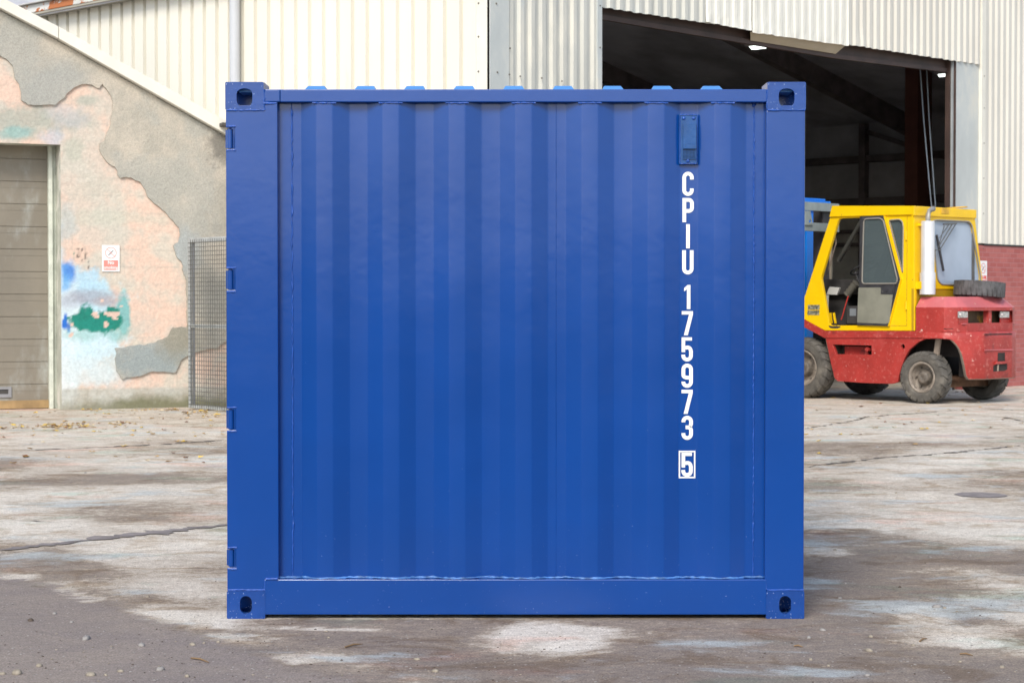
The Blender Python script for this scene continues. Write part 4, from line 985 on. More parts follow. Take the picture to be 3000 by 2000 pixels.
# drainpipe
pd = sG(688, 100, -.13)[0]
bm = BM(); tube(bm, [(-.13, pd, .2), (-.13, pd, EAVE - .03)], .068, 20); link('drainpipe', bm, mat('pipe_grey', (.50, .52, .55), rough=.4, var=.05, vs=2), SB)
# fixings
screw_m = mat('screw_dark', (.16, .15, .13), rough=.6)
def rivet(p, r=.009):
    bm = BM(); bmesh.ops.create_icosphere(bm, subdivisions=1, radius=r, matrix=Matrix.Translation(p)); link('screw_head', bm, screw_m, SB)
for px, py in ((1402, 10), (1402, 108), (1402, 210), ): d_, z_ = sG(px, py, -.045); rivet((-.047, d_, z_), .012)
for px, py in ((1454, 11), (1457, 212), (1494, 142), (1492, 219), (1524, 224), (1587, 229), (1646, 238)): s_, z_ = sF(px, py, -.05); rivet((s_, -.052, z_), .012)
for z in (1.6, 2.2, 2.75, 3.3, 3.85, 4.4, 4.9): rivet((s_fl + .05, -.056, z), .01); rivet((s_op0 - .045, -.054, z), .01)
d_, z_ = sG(980, 118, -.03); rivet((-.034, d_, z_), .016)
sx_, sz_ = sF(2880, 802, -.04); make_sign(SH, sx_, sz_, .25, .41, -.036, 'white and red no smoking sign on the red brick wall behind the forklift cab', [('No', .04), ('smoking', .045), ('allowed', .045), ('on site', .04)], sign_r)
# ------------------------------------------------------------ forklift
FK = Frame((5.388 - .015, 24.76 - 7.8, 0), math.atan2(-.7208, .693))
FL = empty('forklift', 'old yellow and red forklift with an open cab door and scratched counterweight', 'forklift', FK.o, FK.a)
K = lambda x, y: (2300 + x / 2.24, 550 + y / 2.24)
def s(x, y, d=0.0): p = FK.on(1, d, *K(x, y)); return (p.x, p.z)
def r(x, y, d=0.0): p = FK.on(0, d, *K(x, y)); return (p.y, p.z)
S3 = lambda pts, d=0.0: [s(*p, d) for p in pts]
R3 = lambda pts, d=0.0: [r(*p, d) for p in pts]
mS = lambda u, v, t: (u, t, v)                  # plate lying in the side plane
mR = lambda u, v, t: (t, u, v)                  # plate lying in the rear plane
yel = mat('yellow_cab_paint', (.84, .53, .002), rough=.35, var=.05, vs=2, bump2=.01, bs2=2.5, spots=(((.25, .17, .07), 11, .67, .69), ((.60, .38, .02), 2, .56, .8)), rvar=.08)
red = mat('faded_red_paint', (.37, .036, .030), rough=.45, var=.15, vs=3, bump=.004, bs=25, rvar=.1,
          spots=(((.44, .10, .095), 1.6, .52, .75), ((.48, .12, .10), 22, .54, .68), ((.60, .42, .36), 13, .655, .68), ((.20, .03, .03), 4, .58, .7), ((.45, .33, .12), 9, .70, .72)))
red_t = mat('paler_red_bonnet', (.52, .13, .14), rough=.45, var=.12, vs=2.5, spots=(((.60, .42, .3), 11, .66, .69),))  # paler red for the bonnet top, shelf and ledge
lip = mat('dusty_wheel_arch', (.26, .21, .17), rough=.9, var=.25, vs=6)
blk = mat('black_frame_paint', (.035, .035, .04), rough=.5, var=.3, vs=7, spots=(((.2, .19, .17), 14, .66, .72),))
inn = mat('cab_interior', (.035, .033, .033), rough=.8, var=.4, vs=5)
inn2 = mat('chassis_dirt', (.028, .022, .02), rough=.9, var=.4, vs=4)
dusty = mat('dusty_door_skin', (.20, .20, .16), rough=.75, var=.15, vs=3, spots=(((.07, .07, .065), 4, .58, .8),))
seal = mat('window_seal', (.26, .24, .21), rough=.7, var=.1)
gl_side = glassy('side_glass', (.10, .13, .14), .35, .08); gl_rear = glassy('sky_tint_rear_glass', (.40, .48, .60), .12, .06)  # rear pane's pale blue tint paints in the reflected sky
alu = mat('silver_muffler_paint', (.70, .71, .74), rough=.35, metal=.25, var=.06, vs=4, spots=(((.35, .33, .3), 5, .66, .78),))
rubber = mat('dusty_tyre_rubber', (.095, .088, .078), rough=.9, var=.25, vs=7, spots=(((.17, .155, .13), 5, .48, .7),))
rubber_d = mat('dark_tyre_rubber', (.03, .028, .026), rough=.9, var=.3, vs=6)
rim_m = mat('dusty_wheel_rim', (.24, .205, .17), rough=.65, var=.3, vs=9, spots=(((.05, .045, .04), 7, .62, .7),))
hub_m = mat('hub_grease', (.14, .12, .10), rough=.6, var=.4, vs=14)
chr_ = mat('lamp_chrome', (.62, .62, .62), rough=.2, metal=.6, var=.3, vs=40)
# side of the chassis between the wheels
arch = [(915, 992), (870, 1014), (815, 1062), (785, 1115), (762, 1180), (745, 1240), (738, 1275)]
side_o = [(-200, 700), (-120, 715), (20, 800), (130, 866), (262, 938), (915, 940)] + arch + [(700, 1286), (520, 1280), (345, 1268), (325, 1250), (300, 1150), (267, 988), (130, 915), (20, 850), (-120, 790), (-200, 770)]
slot = S3([(312, 1028), (567, 1035), (567, 1095), (335, 1092)])
rnd = [s(772 + 13 * math.cos(a), 1042 + 17 * math.sin(a)) for a in [2 * math.pi * k / 18 for k in range(18)]]
bm = BM(); plate(bm, S3(side_o), [slot, rnd], mS, 0, .05); CH = link('chassis', bm, red, FL, bevel=.004)
bm = BM(); plate(bm, S3([(20, 800), (130, 866), (262, 938), (915, 940), (915, 985), (262, 985), (130, 915), (20, 850)]), [], mS, -.014, .0); link('sill_rail', bm, red, CH, bevel=.003)
x0s, z0s = s(745, 1240); x1s, _ = s(325, 1250)
bm = BM(); box(bm, x1s + .02, x0s - .02, .16, 1.55, .27, .93); link('chassis_tank', bm, inn2, FL)
bm = BM(); a_ = s(335, 1092); b_ = s(567, 1095); plate(bm, [(a_[0], .052), (b_[0], .052), (b_[0], .16), (a_[0], .16)], [], lambda u, v, t: (u, v, a_[1] + t), -.01, 0)
c_ = s(500, 1032, .15); e_ = s(350, 1090, .06); bm2 = box(bm, a_[0] + .06, b_[0] - .14, .12, .135, a_[1], a_[1] + .11); tube(bm, [s(536, 1060)[0:1] + (.0,) + s(536, 1060)[1:], s(536, 1060)[0:1] + (.15,) + s(536, 1060)[1:]], .028, 12)
link('step_recess', bm, red, CH)
bm = BM(); plate(bm, S3([(20, 790), (262, 938), (850, 940), (850, 1000), (262, 1000)]), [], mS, .05, 1.62); link('floor_pan', bm, inn2, FL)
bm = BM(); plate(bm, S3([(-180, 705), (130, 866), (262, 938), (267, 988), (300, 1150), (325, 1250), (310, 1250), (250, 990), (130, 905), (-180, 760)], .0), [], mS, .05, .35); link('front_mudguard', bm, lip, FL)
# wheels
def chevron_wheel(bm, Rr, wd, n, rub=0):
    """tyre with rounded shoulders and two rows of angled blocks; the axle runs along y, outer face at y=0"""
    r0 = Rr * .56
    prof = [(r0, .03), (r0 + .02, .005), (Rr * .68, -.004), (Rr * .84, .0), (Rr * .92, .012), (Rr * .955, .035), (Rr * .965, wd / 2), (Rr * .955, wd - .035), (Rr * .92, wd - .012), (Rr * .84, wd), (Rr * .68, wd + .004), (r0 + .02, wd - .005), (r0, wd - .03)]
    revolve(bm, prof, 64, closed=True)
    for side in (0, 1):
        for k in range(n):
            a0 = 2 * math.pi * (k + .5 * side) / n; da = 2 * math.pi / n * .80; sk = .55 * 2 * math.pi / n
            cols = []
            for f, rr_ in ((.50, 1.0), (.30, 1.0), (.10, .985), (.015, .93), (.0, .86)):
                y = wd * f; y = y if side == 0 else wd - y
                sh = sk * (1 - f * 2) if f > 0.01 else sk
                row = []
                for t, dr_ in ((-.5, 0), (.5, 0)):
                    a = a0 + da * t * (1 if f < .4 else .8) + sh
                    yy = y + (-.006 if side == 0 else .006) * (1 if f <= .02 else 0)
                    row.append((bm.verts.new((Rr * rr_ * math.cos(a), yy, Rr * rr_ * math.sin(a))), bm.verts.new((Rr * (rr_ - .045) * math.cos(a), y + (.006 if side == 0 else -.006) * (1 if f <= .02 else 0), Rr * (rr_ - .045) * math.sin(a)))))
                cols.append(row)
            for A, B in zip(cols, cols[1:]):
                bm.faces.new((A[0][0], A[1][0], B[1][0], B[0][0])); bm.faces.new((A[0][0], B[0][0], B[0][1], A[0][1])); bm.faces.new((A[1][0], A[1][1], B[1][1], B[1][0]))
            for c in (cols[0], cols[-1]): bm.faces.new((c[0][0], c[0][1], c[1][1], c[1][0]))
def wheel(name, x, y, Rr, wd, n, far, turn=0.0):
    e = bpy.data.objects.new(name, None); COL.objects.link(e); e.parent = FL; e.empty_display_size = .1
    e.location = (x, y, Rr); e.rotation_euler = (0, .3, 0) if not far else (0, 0, math.pi)
    if turn: e.rotation_euler = (0, 0, turn)
    bm = BM(); chevron_wheel(bm, Rr, wd, n); link('tyre', bm, rubber, e)
    q = Rr * .57; bm = BM()
    revolve(bm, [(q + .006, .03), (q + .012, .012), (q - .004, .006), (q - .022, .016), (q - .026, .05), (q - .03, .12), (q * .62, .125), (q * .55, .10), (.001, .10), (.001, .14), (q - .015, .15)], 48, closed=True); link('rim', bm, rim_m, e)
    bm = BM(); hb = .42 * q
    revolve(bm, [(.001, .03), (hb * .75, .032), (hb, .045), (hb, .07), (hb * 1.35, .10), (hb * 1.35, .125), (.001, .13)], 28, closed=True)
    for k in range(6):
        a = k * math.pi / 3 + .3; tube(bm, [(q * .72 * math.cos(a), .085, q * .72 * math.sin(a)), (q * .72 * math.cos(a), .13, q * .72 * math.sin(a))], .014, 6)
    link('hub', bm, hub_m, e)
    return e
xr_ = FK.on(1, 0, 2700.6, 1111).x; xf_ = FK.on(1, 0, 2352, 1064).x
wheel('wheel', xr_, -.02, .350, .24, 17, False); wheel('wheel', xr_, 1.64, .350, .24, 17, True)
wheel('wheel', xf_, -.03, .43, .27, 21, False); wheel('wheel', xf_, 1.68, .43, .27, 21, True)
bm = BM(); box(bm, xr_ - .09, xr_ + .09, .22, 1.5, .20, .36); tube(bm, [(xr_ + .12, .25, .32), (xr_ + .12, 1.45, .32)], .03, 10); box(bm, xf_ - .1, xf_ + .1, .24, 1.4, .28, .52); link('axle', bm, mat('rusty_axle', (.16, .085, .05), rough=.8, var=.5, vs=5), FL)
p_ = s(985, 1090, .1); bm = BM(); bar(bm, (p_[0], .12, .60), (s(1000, 1000, .1)[0] + .02, .12, .96), .07, .04); link('steering_link', bm, lip, FL)
# counterweight: lower casting with the arch cut into its rounded corner
plan = [(.03, -.012), (.20, -.014), (.38, -.012), (.46, .0), (.54, .05), (.63, .16), (.72, .30), (.785, .46), (.80, .62), (.80, 1.12), (.76, 1.28), (.64, 1.44), (.46, 1.54), (.03, 1.55)]
xlc = s(915, 960)[0]; plan[0] = (xlc, -.012)
per = []
for a, b in zip(plan, plan[1:]):
    n_ = max(2, int(math.hypot(b[0] - a[0], b[1] - a[1]) / .03))
    for k in range(n_): per.append((a[0] + (b[0] - a[0]) * k / n_, a[1] + (b[1] - a[1]) * k / n_))
per.append(plan[-1])
archK = [K(*p) for p in ((900, 990), (920, 992), (1000, 990), (1080, 996), (1115, 1020), (1145, 1062), (1165, 1110), (1180, 1180), (1195, 1262), (1200, 1275))]
CZT, CZB = .962, .325
bot = []
for x, y in per:
    w_ = FK.world((x, y, .6)); px = project(w_)[0]; z = CZB
    if px < archK[-1][0] and y < 1.0:
        for a, b in zip(archK, archK[1:]):
            if a[0] <= px <= b[0]:
                py = a[1] + (b[1] - a[1]) * (px - a[0]) / (b[0] - a[0]); zz_ = .6
                lo_, hi_ = .2, 1.1
                for _ in range(30):
                    zz_ = (lo_ + hi_) / 2
                    if project(FK.world((x, y, zz_)))[1] > py: lo_ = zz_
                    else: hi_ = zz_
                z = max(CZB, zz_)
    if y > 1.45: z = max(CZB, .84 if x < .55 else CZB)
    bot.append(z)
bm = BM(); T = []; B_ = []; T2 = []; Mx = []
def inward(i):
    a = Vector(per[max(i - 1, 0)]); b = Vector(per[min(i + 1, len(per) - 1)]); d = (b - a).normalized(); return Vector((-d.y, d.x))
for i, (x, y) in enumerate(per):
    n_ = inward(i); zt = CZT
    rowv = []
    for off, z in ((.09, zt), (.018, zt), (.0, zt - .02), (.0, zt - .10), (0.0, bot[i] + (zt - .10 - bot[i]) * .5), (.0, bot[i] + .012), (.012, bot[i]), (.075, bot[i] + .004)):
        z = max(min(z, zt), bot[i])
        rowv.append(bm.verts.new((x + n_.x * off, y + n_.y * off, z)))
    T.append(rowv)
for A, B in zip(T, T[1:]):
    for k in range(7):
        f = bm.faces.new((A[k], B[k], B[k + 1], A[k + 1])); f.smooth = True; f.material_index = 1 if k >= 5 else 0
CW = link('counterweight', bm, [red, lip], FL)
bm = BM(); inner = [(x + inward(i).x * .08, y + inward(i).y * .08) for i, (x, y) in enumerate(per)]
plate(bm, inner, [], lambda u, v, t: (u, v, t), CZT - .01, CZT - .004); link('counterweight_top', bm, red, CW)
bm = BM(); box(bm, .42, .68, .42, 1.3, .36, .93); box(bm, x0s + .02, .6, .36, 1.34, .62, .95); link('counterweight_core', bm, inn2, CW)
# panel lines, towing pin
XR = .80
def rplate(pts, t0, t1, m, name, par, bev=0): bm = BM(); plate(bm, R3(pts, XR), [], mR, t0, t1); return link(name, bm, m, par, bevel=bev)
rplate([(1308, 1060), (1492, 1058), (1492, 1066), (1308, 1068)], XR - .002, XR + .012, red_t, 'casting_ledge', CW)
rplate([(1308, 958), (1488, 955), (1488, 962), (1308, 965)], XR - .002, XR + .004, inn2, 'casting_groove', CW)
for pts in ([(1396, 1082), (1442, 1080), (1442, 1136), (1394, 1138)], [(1366, 1168), (1392, 1155), (1454, 1152), (1458, 1190), (1440, 1200), (1366, 1205)]):
    rplate(pts, XR - .002, XR + .003, inn2, 'towing_socket', CW)
rplate([(1380, 1140), (1450, 1136), (1458, 1152), (1366, 1158)], XR + .0, XR + .03, red, 'towing_lip', CW, .006)
bm = BM(); pA = FK.on(0, XR + .012, *K(1397, 1160)); pB = FK.on(0, XR + .012, *K(1396, 1203)); tube(bm, [pA, pB], .014, 8); link('towing_pin', bm, lip, CW)
# upper bonnet
hp = [(.02, .0), (.455, .0), (.485, .012), (.60, .13), (.655, .24), (.66, .30), (.66, 1.36), (.62, 1.48), (.5, 1.6), (.02, 1.62)]
tp_ = [(.02, .13), (.38, .13), (.40, .14), (.47, .22), (.50, .30), (.505, .36), (.505, 1.30), (.48, 1.38), (.40, 1.46), (.02, 1.48)]
Z0h, Z1h, Z2h = CZT - .004, 1.285, 1.425
lz0, lz1 = r(1300, 887, .66)[1], r(1300, 806, .66)[1]
bm = BM()
def ringv(P_, z): return [bm.verts.new((x, y, z)) for x, y in P_]
zr_ = [Z0h, Z0h + .045, lz0, lz1, Z1h]
rg = [ringv(hp, z) for z in zr_]; tpv = ringv(tp_, Z2h)
for j in range(4):
    for i in range(len(hp) - 1):
        if j == 2 and i in (3, 4, 5): continue           # opening for lamps and air
        bm.faces.new((rg[j][i], rg[j][i + 1], rg[j + 1][i + 1], rg[j + 1][i]))
for i in range(len(hp) - 1): bm.faces.new((rg[4][i], rg[4][i + 1], tpv[i + 1], tpv[i])).material_index = 1
bm.faces.new(tpv).material_index = 1
BN = link('bonnet', bm, [red, red_t], FL, bevel=.006)
bm = BM(); box(bm, .30, .52, .17, 1.50, lz0 - .02, lz1 + .02); link('bonnet_cavity', bm, mat('yellow_brown_engine', (.06, .045, .02), rough=.7, var=.6, vs=5, spots=(((.25, .16, .01), 3, .56, .62),)), BN)
bm = BM(); box(bm, .52, .655, .16, 1.5, lz0 - .012, lz0 - .001); link('bonnet_shelf', bm, red_t, BN)
bm = BM(); pl_ = lambda x, d: r(x, 850, d)[0]
box(bm, .60, .612, pl_(1135, .6), pl_(1196, .6), lz0, lz1); link('lamp_panel', bm, red, BN); bm = BM(); box(bm, .60, .612, pl_(1408, .6), 1.45, lz0, lz1); link('lamp_panel', bm, red, BN)
bm = BM(); box(bm, .56, .64, pl_(1318, .6), pl_(1338, .6), lz0, lz1); link('grille_bar', bm, red, BN)
bm = BM(); box(bm, .454, .6, -.002, .0, Z0h + .04, Z0h + .048); link('bonnet_seam', bm, inn2, BN)
for x0_, x1_ in ((1137, 1197), (1411, 1470)):
    y0_, z1_ = r(x0_, 811, .625); y1_, z0_ = r(x1_, 852, .625)
    bm = BM(); box(bm, .613, .632, y0_, y1_, z0_, z1_); lt = link('tail_lamp', bm, chr_, BN, bevel=.004)
    bm = BM(); revolve(bm, [(.001, .0), (.018, .002), (.02, .01)], 16); 
    for v in bm.verts: v.co = Vector((.633 + (.01 - v.co.y), y0_ + .035 + v.co.x, (z0_ + z1_) / 2 + v.co.z))
    link('lamp_lens', bm, mat('clear_lens', (.75, .7, .68), rough=.15), lt)
# cab
rear_w = [(985, 212), (1205, 222), (1225, 245), (1283, 590), (1275, 640), (1025, 634), (1000, 605), (968, 300), (962, 225)]
cab_o = [(300, 188), (850, 176), (850, 938), (262, 936), (130, 864), (10, 795), (60, 800), (133, 700)]
cab_o = [(298, 188), (850, 176), (850, 938), (262, 936), (130, 864), (40, 812), (90, 800), (133, 700)]
door_h = [(352, 203), (655, 189), (767, 600), (690, 903), (290, 903), (235, 592)]
qw = [(683, 214), (750, 207), (770, 222), (776, 260), (772, 560)]
bm = BM(); plate(bm, S3(cab_o), [rounded(S3(door_h), .04, 3), rounded(S3(qw), .02, 2)], mS, 0, .05); CB = link('cab', bm, yel, FL, bevel=.004)
W_ = 1.47
def far(p): return s(*p)
fo = S3([(330, 188), (850, 176), (850, 938), (262, 936), (133, 864), (133, 760), (150, 700)]); fw1 = S3([(372, 215), (560, 212), (560, 640), (262, 640), (255, 600)]); fw2 = S3([(590, 212), (800, 212), (800, 640), (590, 640)])
bm = BM(); plate(bm, fo, [fw1, fw2], mS, W_ - .05, W_); link('far_side', bm, mat('cab_inner_grey', (.10, .10, .10), rough=.7, var=.3), CB, bevel=.004)
bm = BM(); plate(bm, R3([(846, 176), (1246, 196), (1300, 640), (1306, 664), (848, 664)]), [rounded(R3(rear_w), .05, 4)], mR, -.045, .0); link('rear_panel', bm, yel, CB, bevel=.004)
bm = BM(); plate(bm, R3([(848, 660), (1306, 660), (1306, 938), (848, 938)]), [], mR, -.045, -.01); link('rear_lower_panel', bm, mat('shaded_yellow_panel', (.42, .26, .01), rough=.5), CB)  # cab yellow darkened, with shade put into the colour
rw = rounded(R3(rear_w), .05, 4)
bm = BM(); plate(bm, rw, [], mR, -.028, -.022); link('rear_window', bm, gl_rear, CB)
bm = BM(); tube(bm, [(.003, u, v) for u, v in rw] + [(.003, *rw[0])], .012, 6); link('window_seal', bm, seal, CB)
qq = rounded(S3(qw), .02, 2); bm = BM(); plate(bm, qq, [], mS, .02, .025); link('quarter_window', bm, gl_side, CB)
bm = BM(); tube(bm, [(u, -.002, v) for u, v in qq] + [(qq[0][0], -.002, qq[0][1])], .010, 6); link('window_seal', bm, seal, CB)
# roof: deep band all round, nose sloping
rf = S3([(298, 192), (315, 119), (850, 120), (852, 120), (840, 177)])
bm = BM(); plate(bm, [rf[0], rf[1], (.01, rf[2][1]), (.012, rf[4][1] - .002)], [], mS, -.03, W_ + .02); link('cab_roof', bm, yel, CB, bevel=.008)
rr1 = R3([(846, 122), (1250, 148), (1252, 200), (846, 182)], .02)
bm = BM(); plate(bm, rr1, [], mR, .0, .022); link('roof_rear_band', bm, yel, CB, bevel=.004)
xs_, _ = s(800, 500); bm = BM(); z0_, z1_ = s(800, 905)[1], s(800, 185)[1]; box(bm, xs_ - .002, xs_ + .002, -.0012, .01, z0_, z1_); box(bm, s(690, 905)[0], xs_, -.0012, .01, z0_ - .002, z0_ + .002); link('panel_seam', bm, inn2, CB)
for y_ in (315, 772):
    bm = BM(); a_ = s(797, y_ + 28); b_ = s(797, y_ - 28); tube(bm, [(a_[0], -.012, a_[1]), (b_[0], -.012, b_[1])], .014, 8); link('panel_hinge', bm, yel, CB)
bm = BM(); plate(bm, S3([(150, 768), (228, 768), (226, 800), (150, 800)]), [], mS, -.003, -.001); plate(bm, S3([(148, 805), (226, 805), (224, 836), (147, 834)]), [], mS, -.003, -.001)
link('data_plate', bm, mat('worn_data_plate', (.12, .12, .09), rough=.5, var=.7, vs=25, spots=(((.35, .33, .22), 30, .5, .55),)), CB)
bm = BM(); plate(bm, jagged(S3([(285, 907), (365, 908), (363, 918), (340, 922), (300, 921)]), .02, .01, True), [], mS, -.002, -.0008); link('bare_metal_patch', bm, blk, CB)
# door, black framed, swung/slid part way
dfr = S3([(500, 190), (652, 184), (766, 600), (684, 908), (480, 900), (495, 640)]); dwn = rounded(S3([(527, 205), (632, 200), (655, 215), (747, 600), (742, 628), (515, 630)]), .05, 4)
bm = BM(); plate(bm, dfr, [dwn], mS, -.035, -.006); DRR = link('cab_door', bm, blk, FL, bevel=.004)
bm = BM(); plate(bm, dwn, [], mS, -.024, -.018); link('door_window', bm, gl_side, DRR)
bm = BM(); tube(bm, [(u, -.036, v) for u, v in dwn] + [(dwn[0][0], -.036, dwn[0][1])], .010, 6); link('window_seal', bm, seal, DRR)
bm = BM(); plate(bm, rounded(S3([(493, 655), (640, 655), (645, 700), (718, 700), (695, 885), (678, 893), (484, 885)]), .015, 2), [], mS, -.042, -.0355); link('door_skin', bm, dusty, DRR, bevel=.003)
bm = BM(); plate(bm, S3([(643, 648), (720, 645), (716, 698), (641, 698)]), [], mS, -.05, -.036); a_ = s(683, 672); tube(bm, [(a_[0], -.05, a_[1]), (a_[0], -.062, a_[1])], .022, 8); link('door_handle', bm, blk, DRR, bevel=.003)
bm = BM(); e1 = S3([(655, 184), (664, 184), (769, 600), (690, 908), (684, 908), (763, 600)]); plate(bm, e1, [], mS, -.034, .0); link('door_edge', bm, yel, DRR)
# cab inside
bm = BM()
def ibox(x0, y0, x1, y1, d0, d1, m, name, dep=0.0, bev=.01):
    a = s(x0, y0, dep); b = s(x1, y1, dep); bm = BM(); box(bm, min(a[0], b[0]), max(a[0], b[0]), d0, d1, min(a[1], b[1]), max(a[1], b[1])); return link(name, bm, m, FL, bevel=bev)
ibox(150, 600, 500, 700, .5, 1.40, inn, 'dashboard', .4)
a_ = s(270, 900); bm = BM(); plate(bm, S3([(240, 640), (420, 640), (400, 900), (150, 900)], .6), [], mS, .6, 1.40); link('footwell', bm, inn, FL)
bm = BM(); plate(bm, S3([(290, 650), (357, 655), (338, 703), (268, 700)], .3), [], lambda u, v, t: (u, t, v), .30, .34); link('clipboard', bm, mat('pale_plastic_box', (.5, .5, .48), rough=.4), FL, bevel=.004)
bm = BM(); plate(bm, S3([(262, 702), (282, 705), (280, 800)], .2), [], mS, .2, .22); link('side_strip', bm, mat('pale_strip', (.45, .46, .42), rough=.5), FL)
cc_ = s(520, 525, .6); bm = BM()
tube(bm, [(cc_[0] + .19 * math.cos(a), .6 + .19 * math.sin(a), cc_[1] + .09 * math.cos(a)) for a in [2 * math.pi * k / 28 for k in range(29)]], .013, 8)
tube(bm, [(cc_[0], .6, cc_[1]), (cc_[0] - .28, .6, cc_[1] - .45)], .025, 8); bar(bm, (cc_[0] - .18, .6, cc_[1] - .09), (cc_[0] + .18, .6, cc_[1] + .09), .02); link('steering_wheel', bm, blk, FL)
bm = BM(); p0 = s(463, 560, .35); p1 = s(485, 620, .35); p2 = s(445, 650, .35); p3 = s(410, 700, .35)
tube(bm, [(p0[0], .35, p0[1]), (p1[0], .35, p1[1])], .008, 6); bmesh.ops.create_uvsphere(bm, u_segments=12, v_segments=8, radius=.024, matrix=Matrix.Translation((p0[0], .35, p0[1])))
link('gear_lever', bm, blk, FL)
p1 = s(468, 625, .35); bm = BM(); tube(bm, [(p1[0] + (p3[0] - p1[0]) * t / 8, .35, p1[1] + (p3[1] - p1[1]) * t / 8) for t in range(9)], [.05 if t % 2 else .062 for t in range(9)], 12); link('lever_gaiter', bm, mat('grey_gaiter', (.09, .085, .07), rough=.8), FL)
bm = BM(); q_ = [s(*p, .3) for p in ((415, 710), (400, 760), (388, 800), (378, 840), (368, 865))]; tube(bm, [(u, .3, v) for u, v in q_], .009, 6); link('red_cable', bm, mat('red_cable', (.5, .04, .03), rough=.5), FL)
b1 = s(408, 892, .1); b2 = s(485, 775, .1); bm = BM(); box(bm, b1[0], b2[0] + .1, .08, .34, b1[1], b2[1]); bb = link('battery_box', bm, inn, FL, bevel=.01)
b3 = s(425, 840, .08); b4 = s(455, 792, .08); bm = BM(); box(bm, b3[0], b4[0] + .03, .076, .0795, b3[1], b4[1]); link('battery_label', bm, mat('faded_label', (.18, .20, .22), rough=.5), bb)
for (x0_, x1_) in ((305, 292), (332, 316)):
    bm = BM(); a_ = s(x0_, 890, .15); b_ = s(x1_ + 4, 820, .15); bar(bm, (a_[0], .15, a_[1]), (b_[0], .15, b_[1]), .03, .02); link('pedal', bm, yel, FL)
bm = BM(); q_ = [s(*p, .12) for p in ((245, 592), (268, 575), (290, 520), (315, 430), (335, 360), (330, 325))]; tube(bm, [(u, .12, v) for u, v in q_], .011, 6); link('grab_rail', bm, mat('worn_grab_rail', (.20, .16, .13), rough=.5), FL)
a_ = s(600, 900, .5); b_ = s(760, 640, .5); bm = BM(); box(bm, a_[0], a_[0] + .5, .45, 1.05, .95, 1.25); bar(bm, (a_[0] + .5, .75, 1.2), (a_[0] + .62, .75, 1.75), .1, .5, up=(0, 1, 0)); link('driver_seat', bm, inn, FL, bevel=.03)
bm = BM(); bar(bm, (s(505, 215, .9)[0], .9, s(505, 215, .9)[1]), (s(350, 480, .9)[0], .9, s(350, 480, .9)[1]), .05); link('guard_strut', bm, mat('dark_strut', (.05, .05, .045), rough=.6), FL)
# exhaust silencer standing at the rear corner
p0 = FK.on(0, .12, *K(937, 225)); yc = p0.y; zt_ = p0.z; zm = FK.on(0, .12, *K(937, 556)).z; zb = FK.on(0, .12, *K(937, 700)).z
bm = BM(); tube(bm, [(.12, yc, zm - .004), (.12, yc, zt_)], .090, 28); tube(bm, [(.12, yc, zt_ - .001), (.12, yc, zt_ + .012)], .088, 28); EX = link('exhaust_silencer', bm, alu, FL)
bm = BM(); tube(bm, [(.12, yc, zb), (.12, yc, zm)], .104, 28); link('heat_shield', bm, alu, EX)
bm = BM(); q_ = [FK.on(0, .12, *K(*p)) for p in ((940, 228), (936, 200), (938, 175), (948, 152), (962, 142), (974, 138))]; tube(bm, [(p.x, p.y + .0, p.z) for p in q_], [.032, .032, .032, .033, .034, .036], 14, cap=False); pe_ = link('tail_pipe', bm, mat('sooty_pipe', (.30, .29, .27), rough=.5, metal=.3, var=.3, vs=6), EX)
md = pe_.modifiers.new('t', 'SOLIDIFY'); md.thickness = .004
bm = BM(); box(bm, .0, .11, yc - .06, yc - .02, zt_ - .05, zt_ - .02); box(bm, .0, .11, yc - .10, yc - .05, zm - .22, zm - .12); link('exhaust_bracket', bm, yel, EX)
# wiper, beacon ring
wp_ = lambda x, y, d=.03: FK.on(0, d, *K(x, y))
bm = BM()
for a, b, w2 in (((1122, 235), (1020, 400), .010), ((1098, 238), (1008, 385), .010), ((1075, 242), (1012, 330), .007), ((1045, 250), (1003, 400), .008)): bar(bm, wp_(*a), wp_(*b), w2)
bar(bm, wp_(1040, 240), wp_(1125, 236), .02); bar(bm, wp_(985, 410), wp_(1025, 408), .012); WI = link('wiper', bm, mat('wiper_grey', (.10, .10, .10), rough=.5), FL)
bm = BM(); bar(bm, wp_(994, 310, .022), wp_(1040, 545, .022), .02, .03); link('wiper_blade', bm, mat('wiper_rubber', (.04, .04, .045), rough=.6), WI)
bm = BM(); c_ = wp_(1130, 130, -.1); n_ = 26
tube(bm, [(c_.x + .13 * math.cos(a), c_.y + .14 * math.sin(a), c_.z + .012 * math.sin(a)) for a in [2 * math.pi * k / n_ for k in range(n_ + 1)]], .010, 6)
bar(bm, (c_.x - .02, c_.y - .12, c_.z - .005), (c_.x + .05, c_.y - .26, c_.z - .03), .02); b_ = wp_(1050, 160, .03); box(bm, b_.x - .02, b_.x, b_.y - .09, b_.y + .10, b_.z - .02, b_.z + .05)
link('beacon_bracket', bm, mat('ochre_bracket', (.62, .36, .03), rough=.5, var=.2, vs=8), FL)
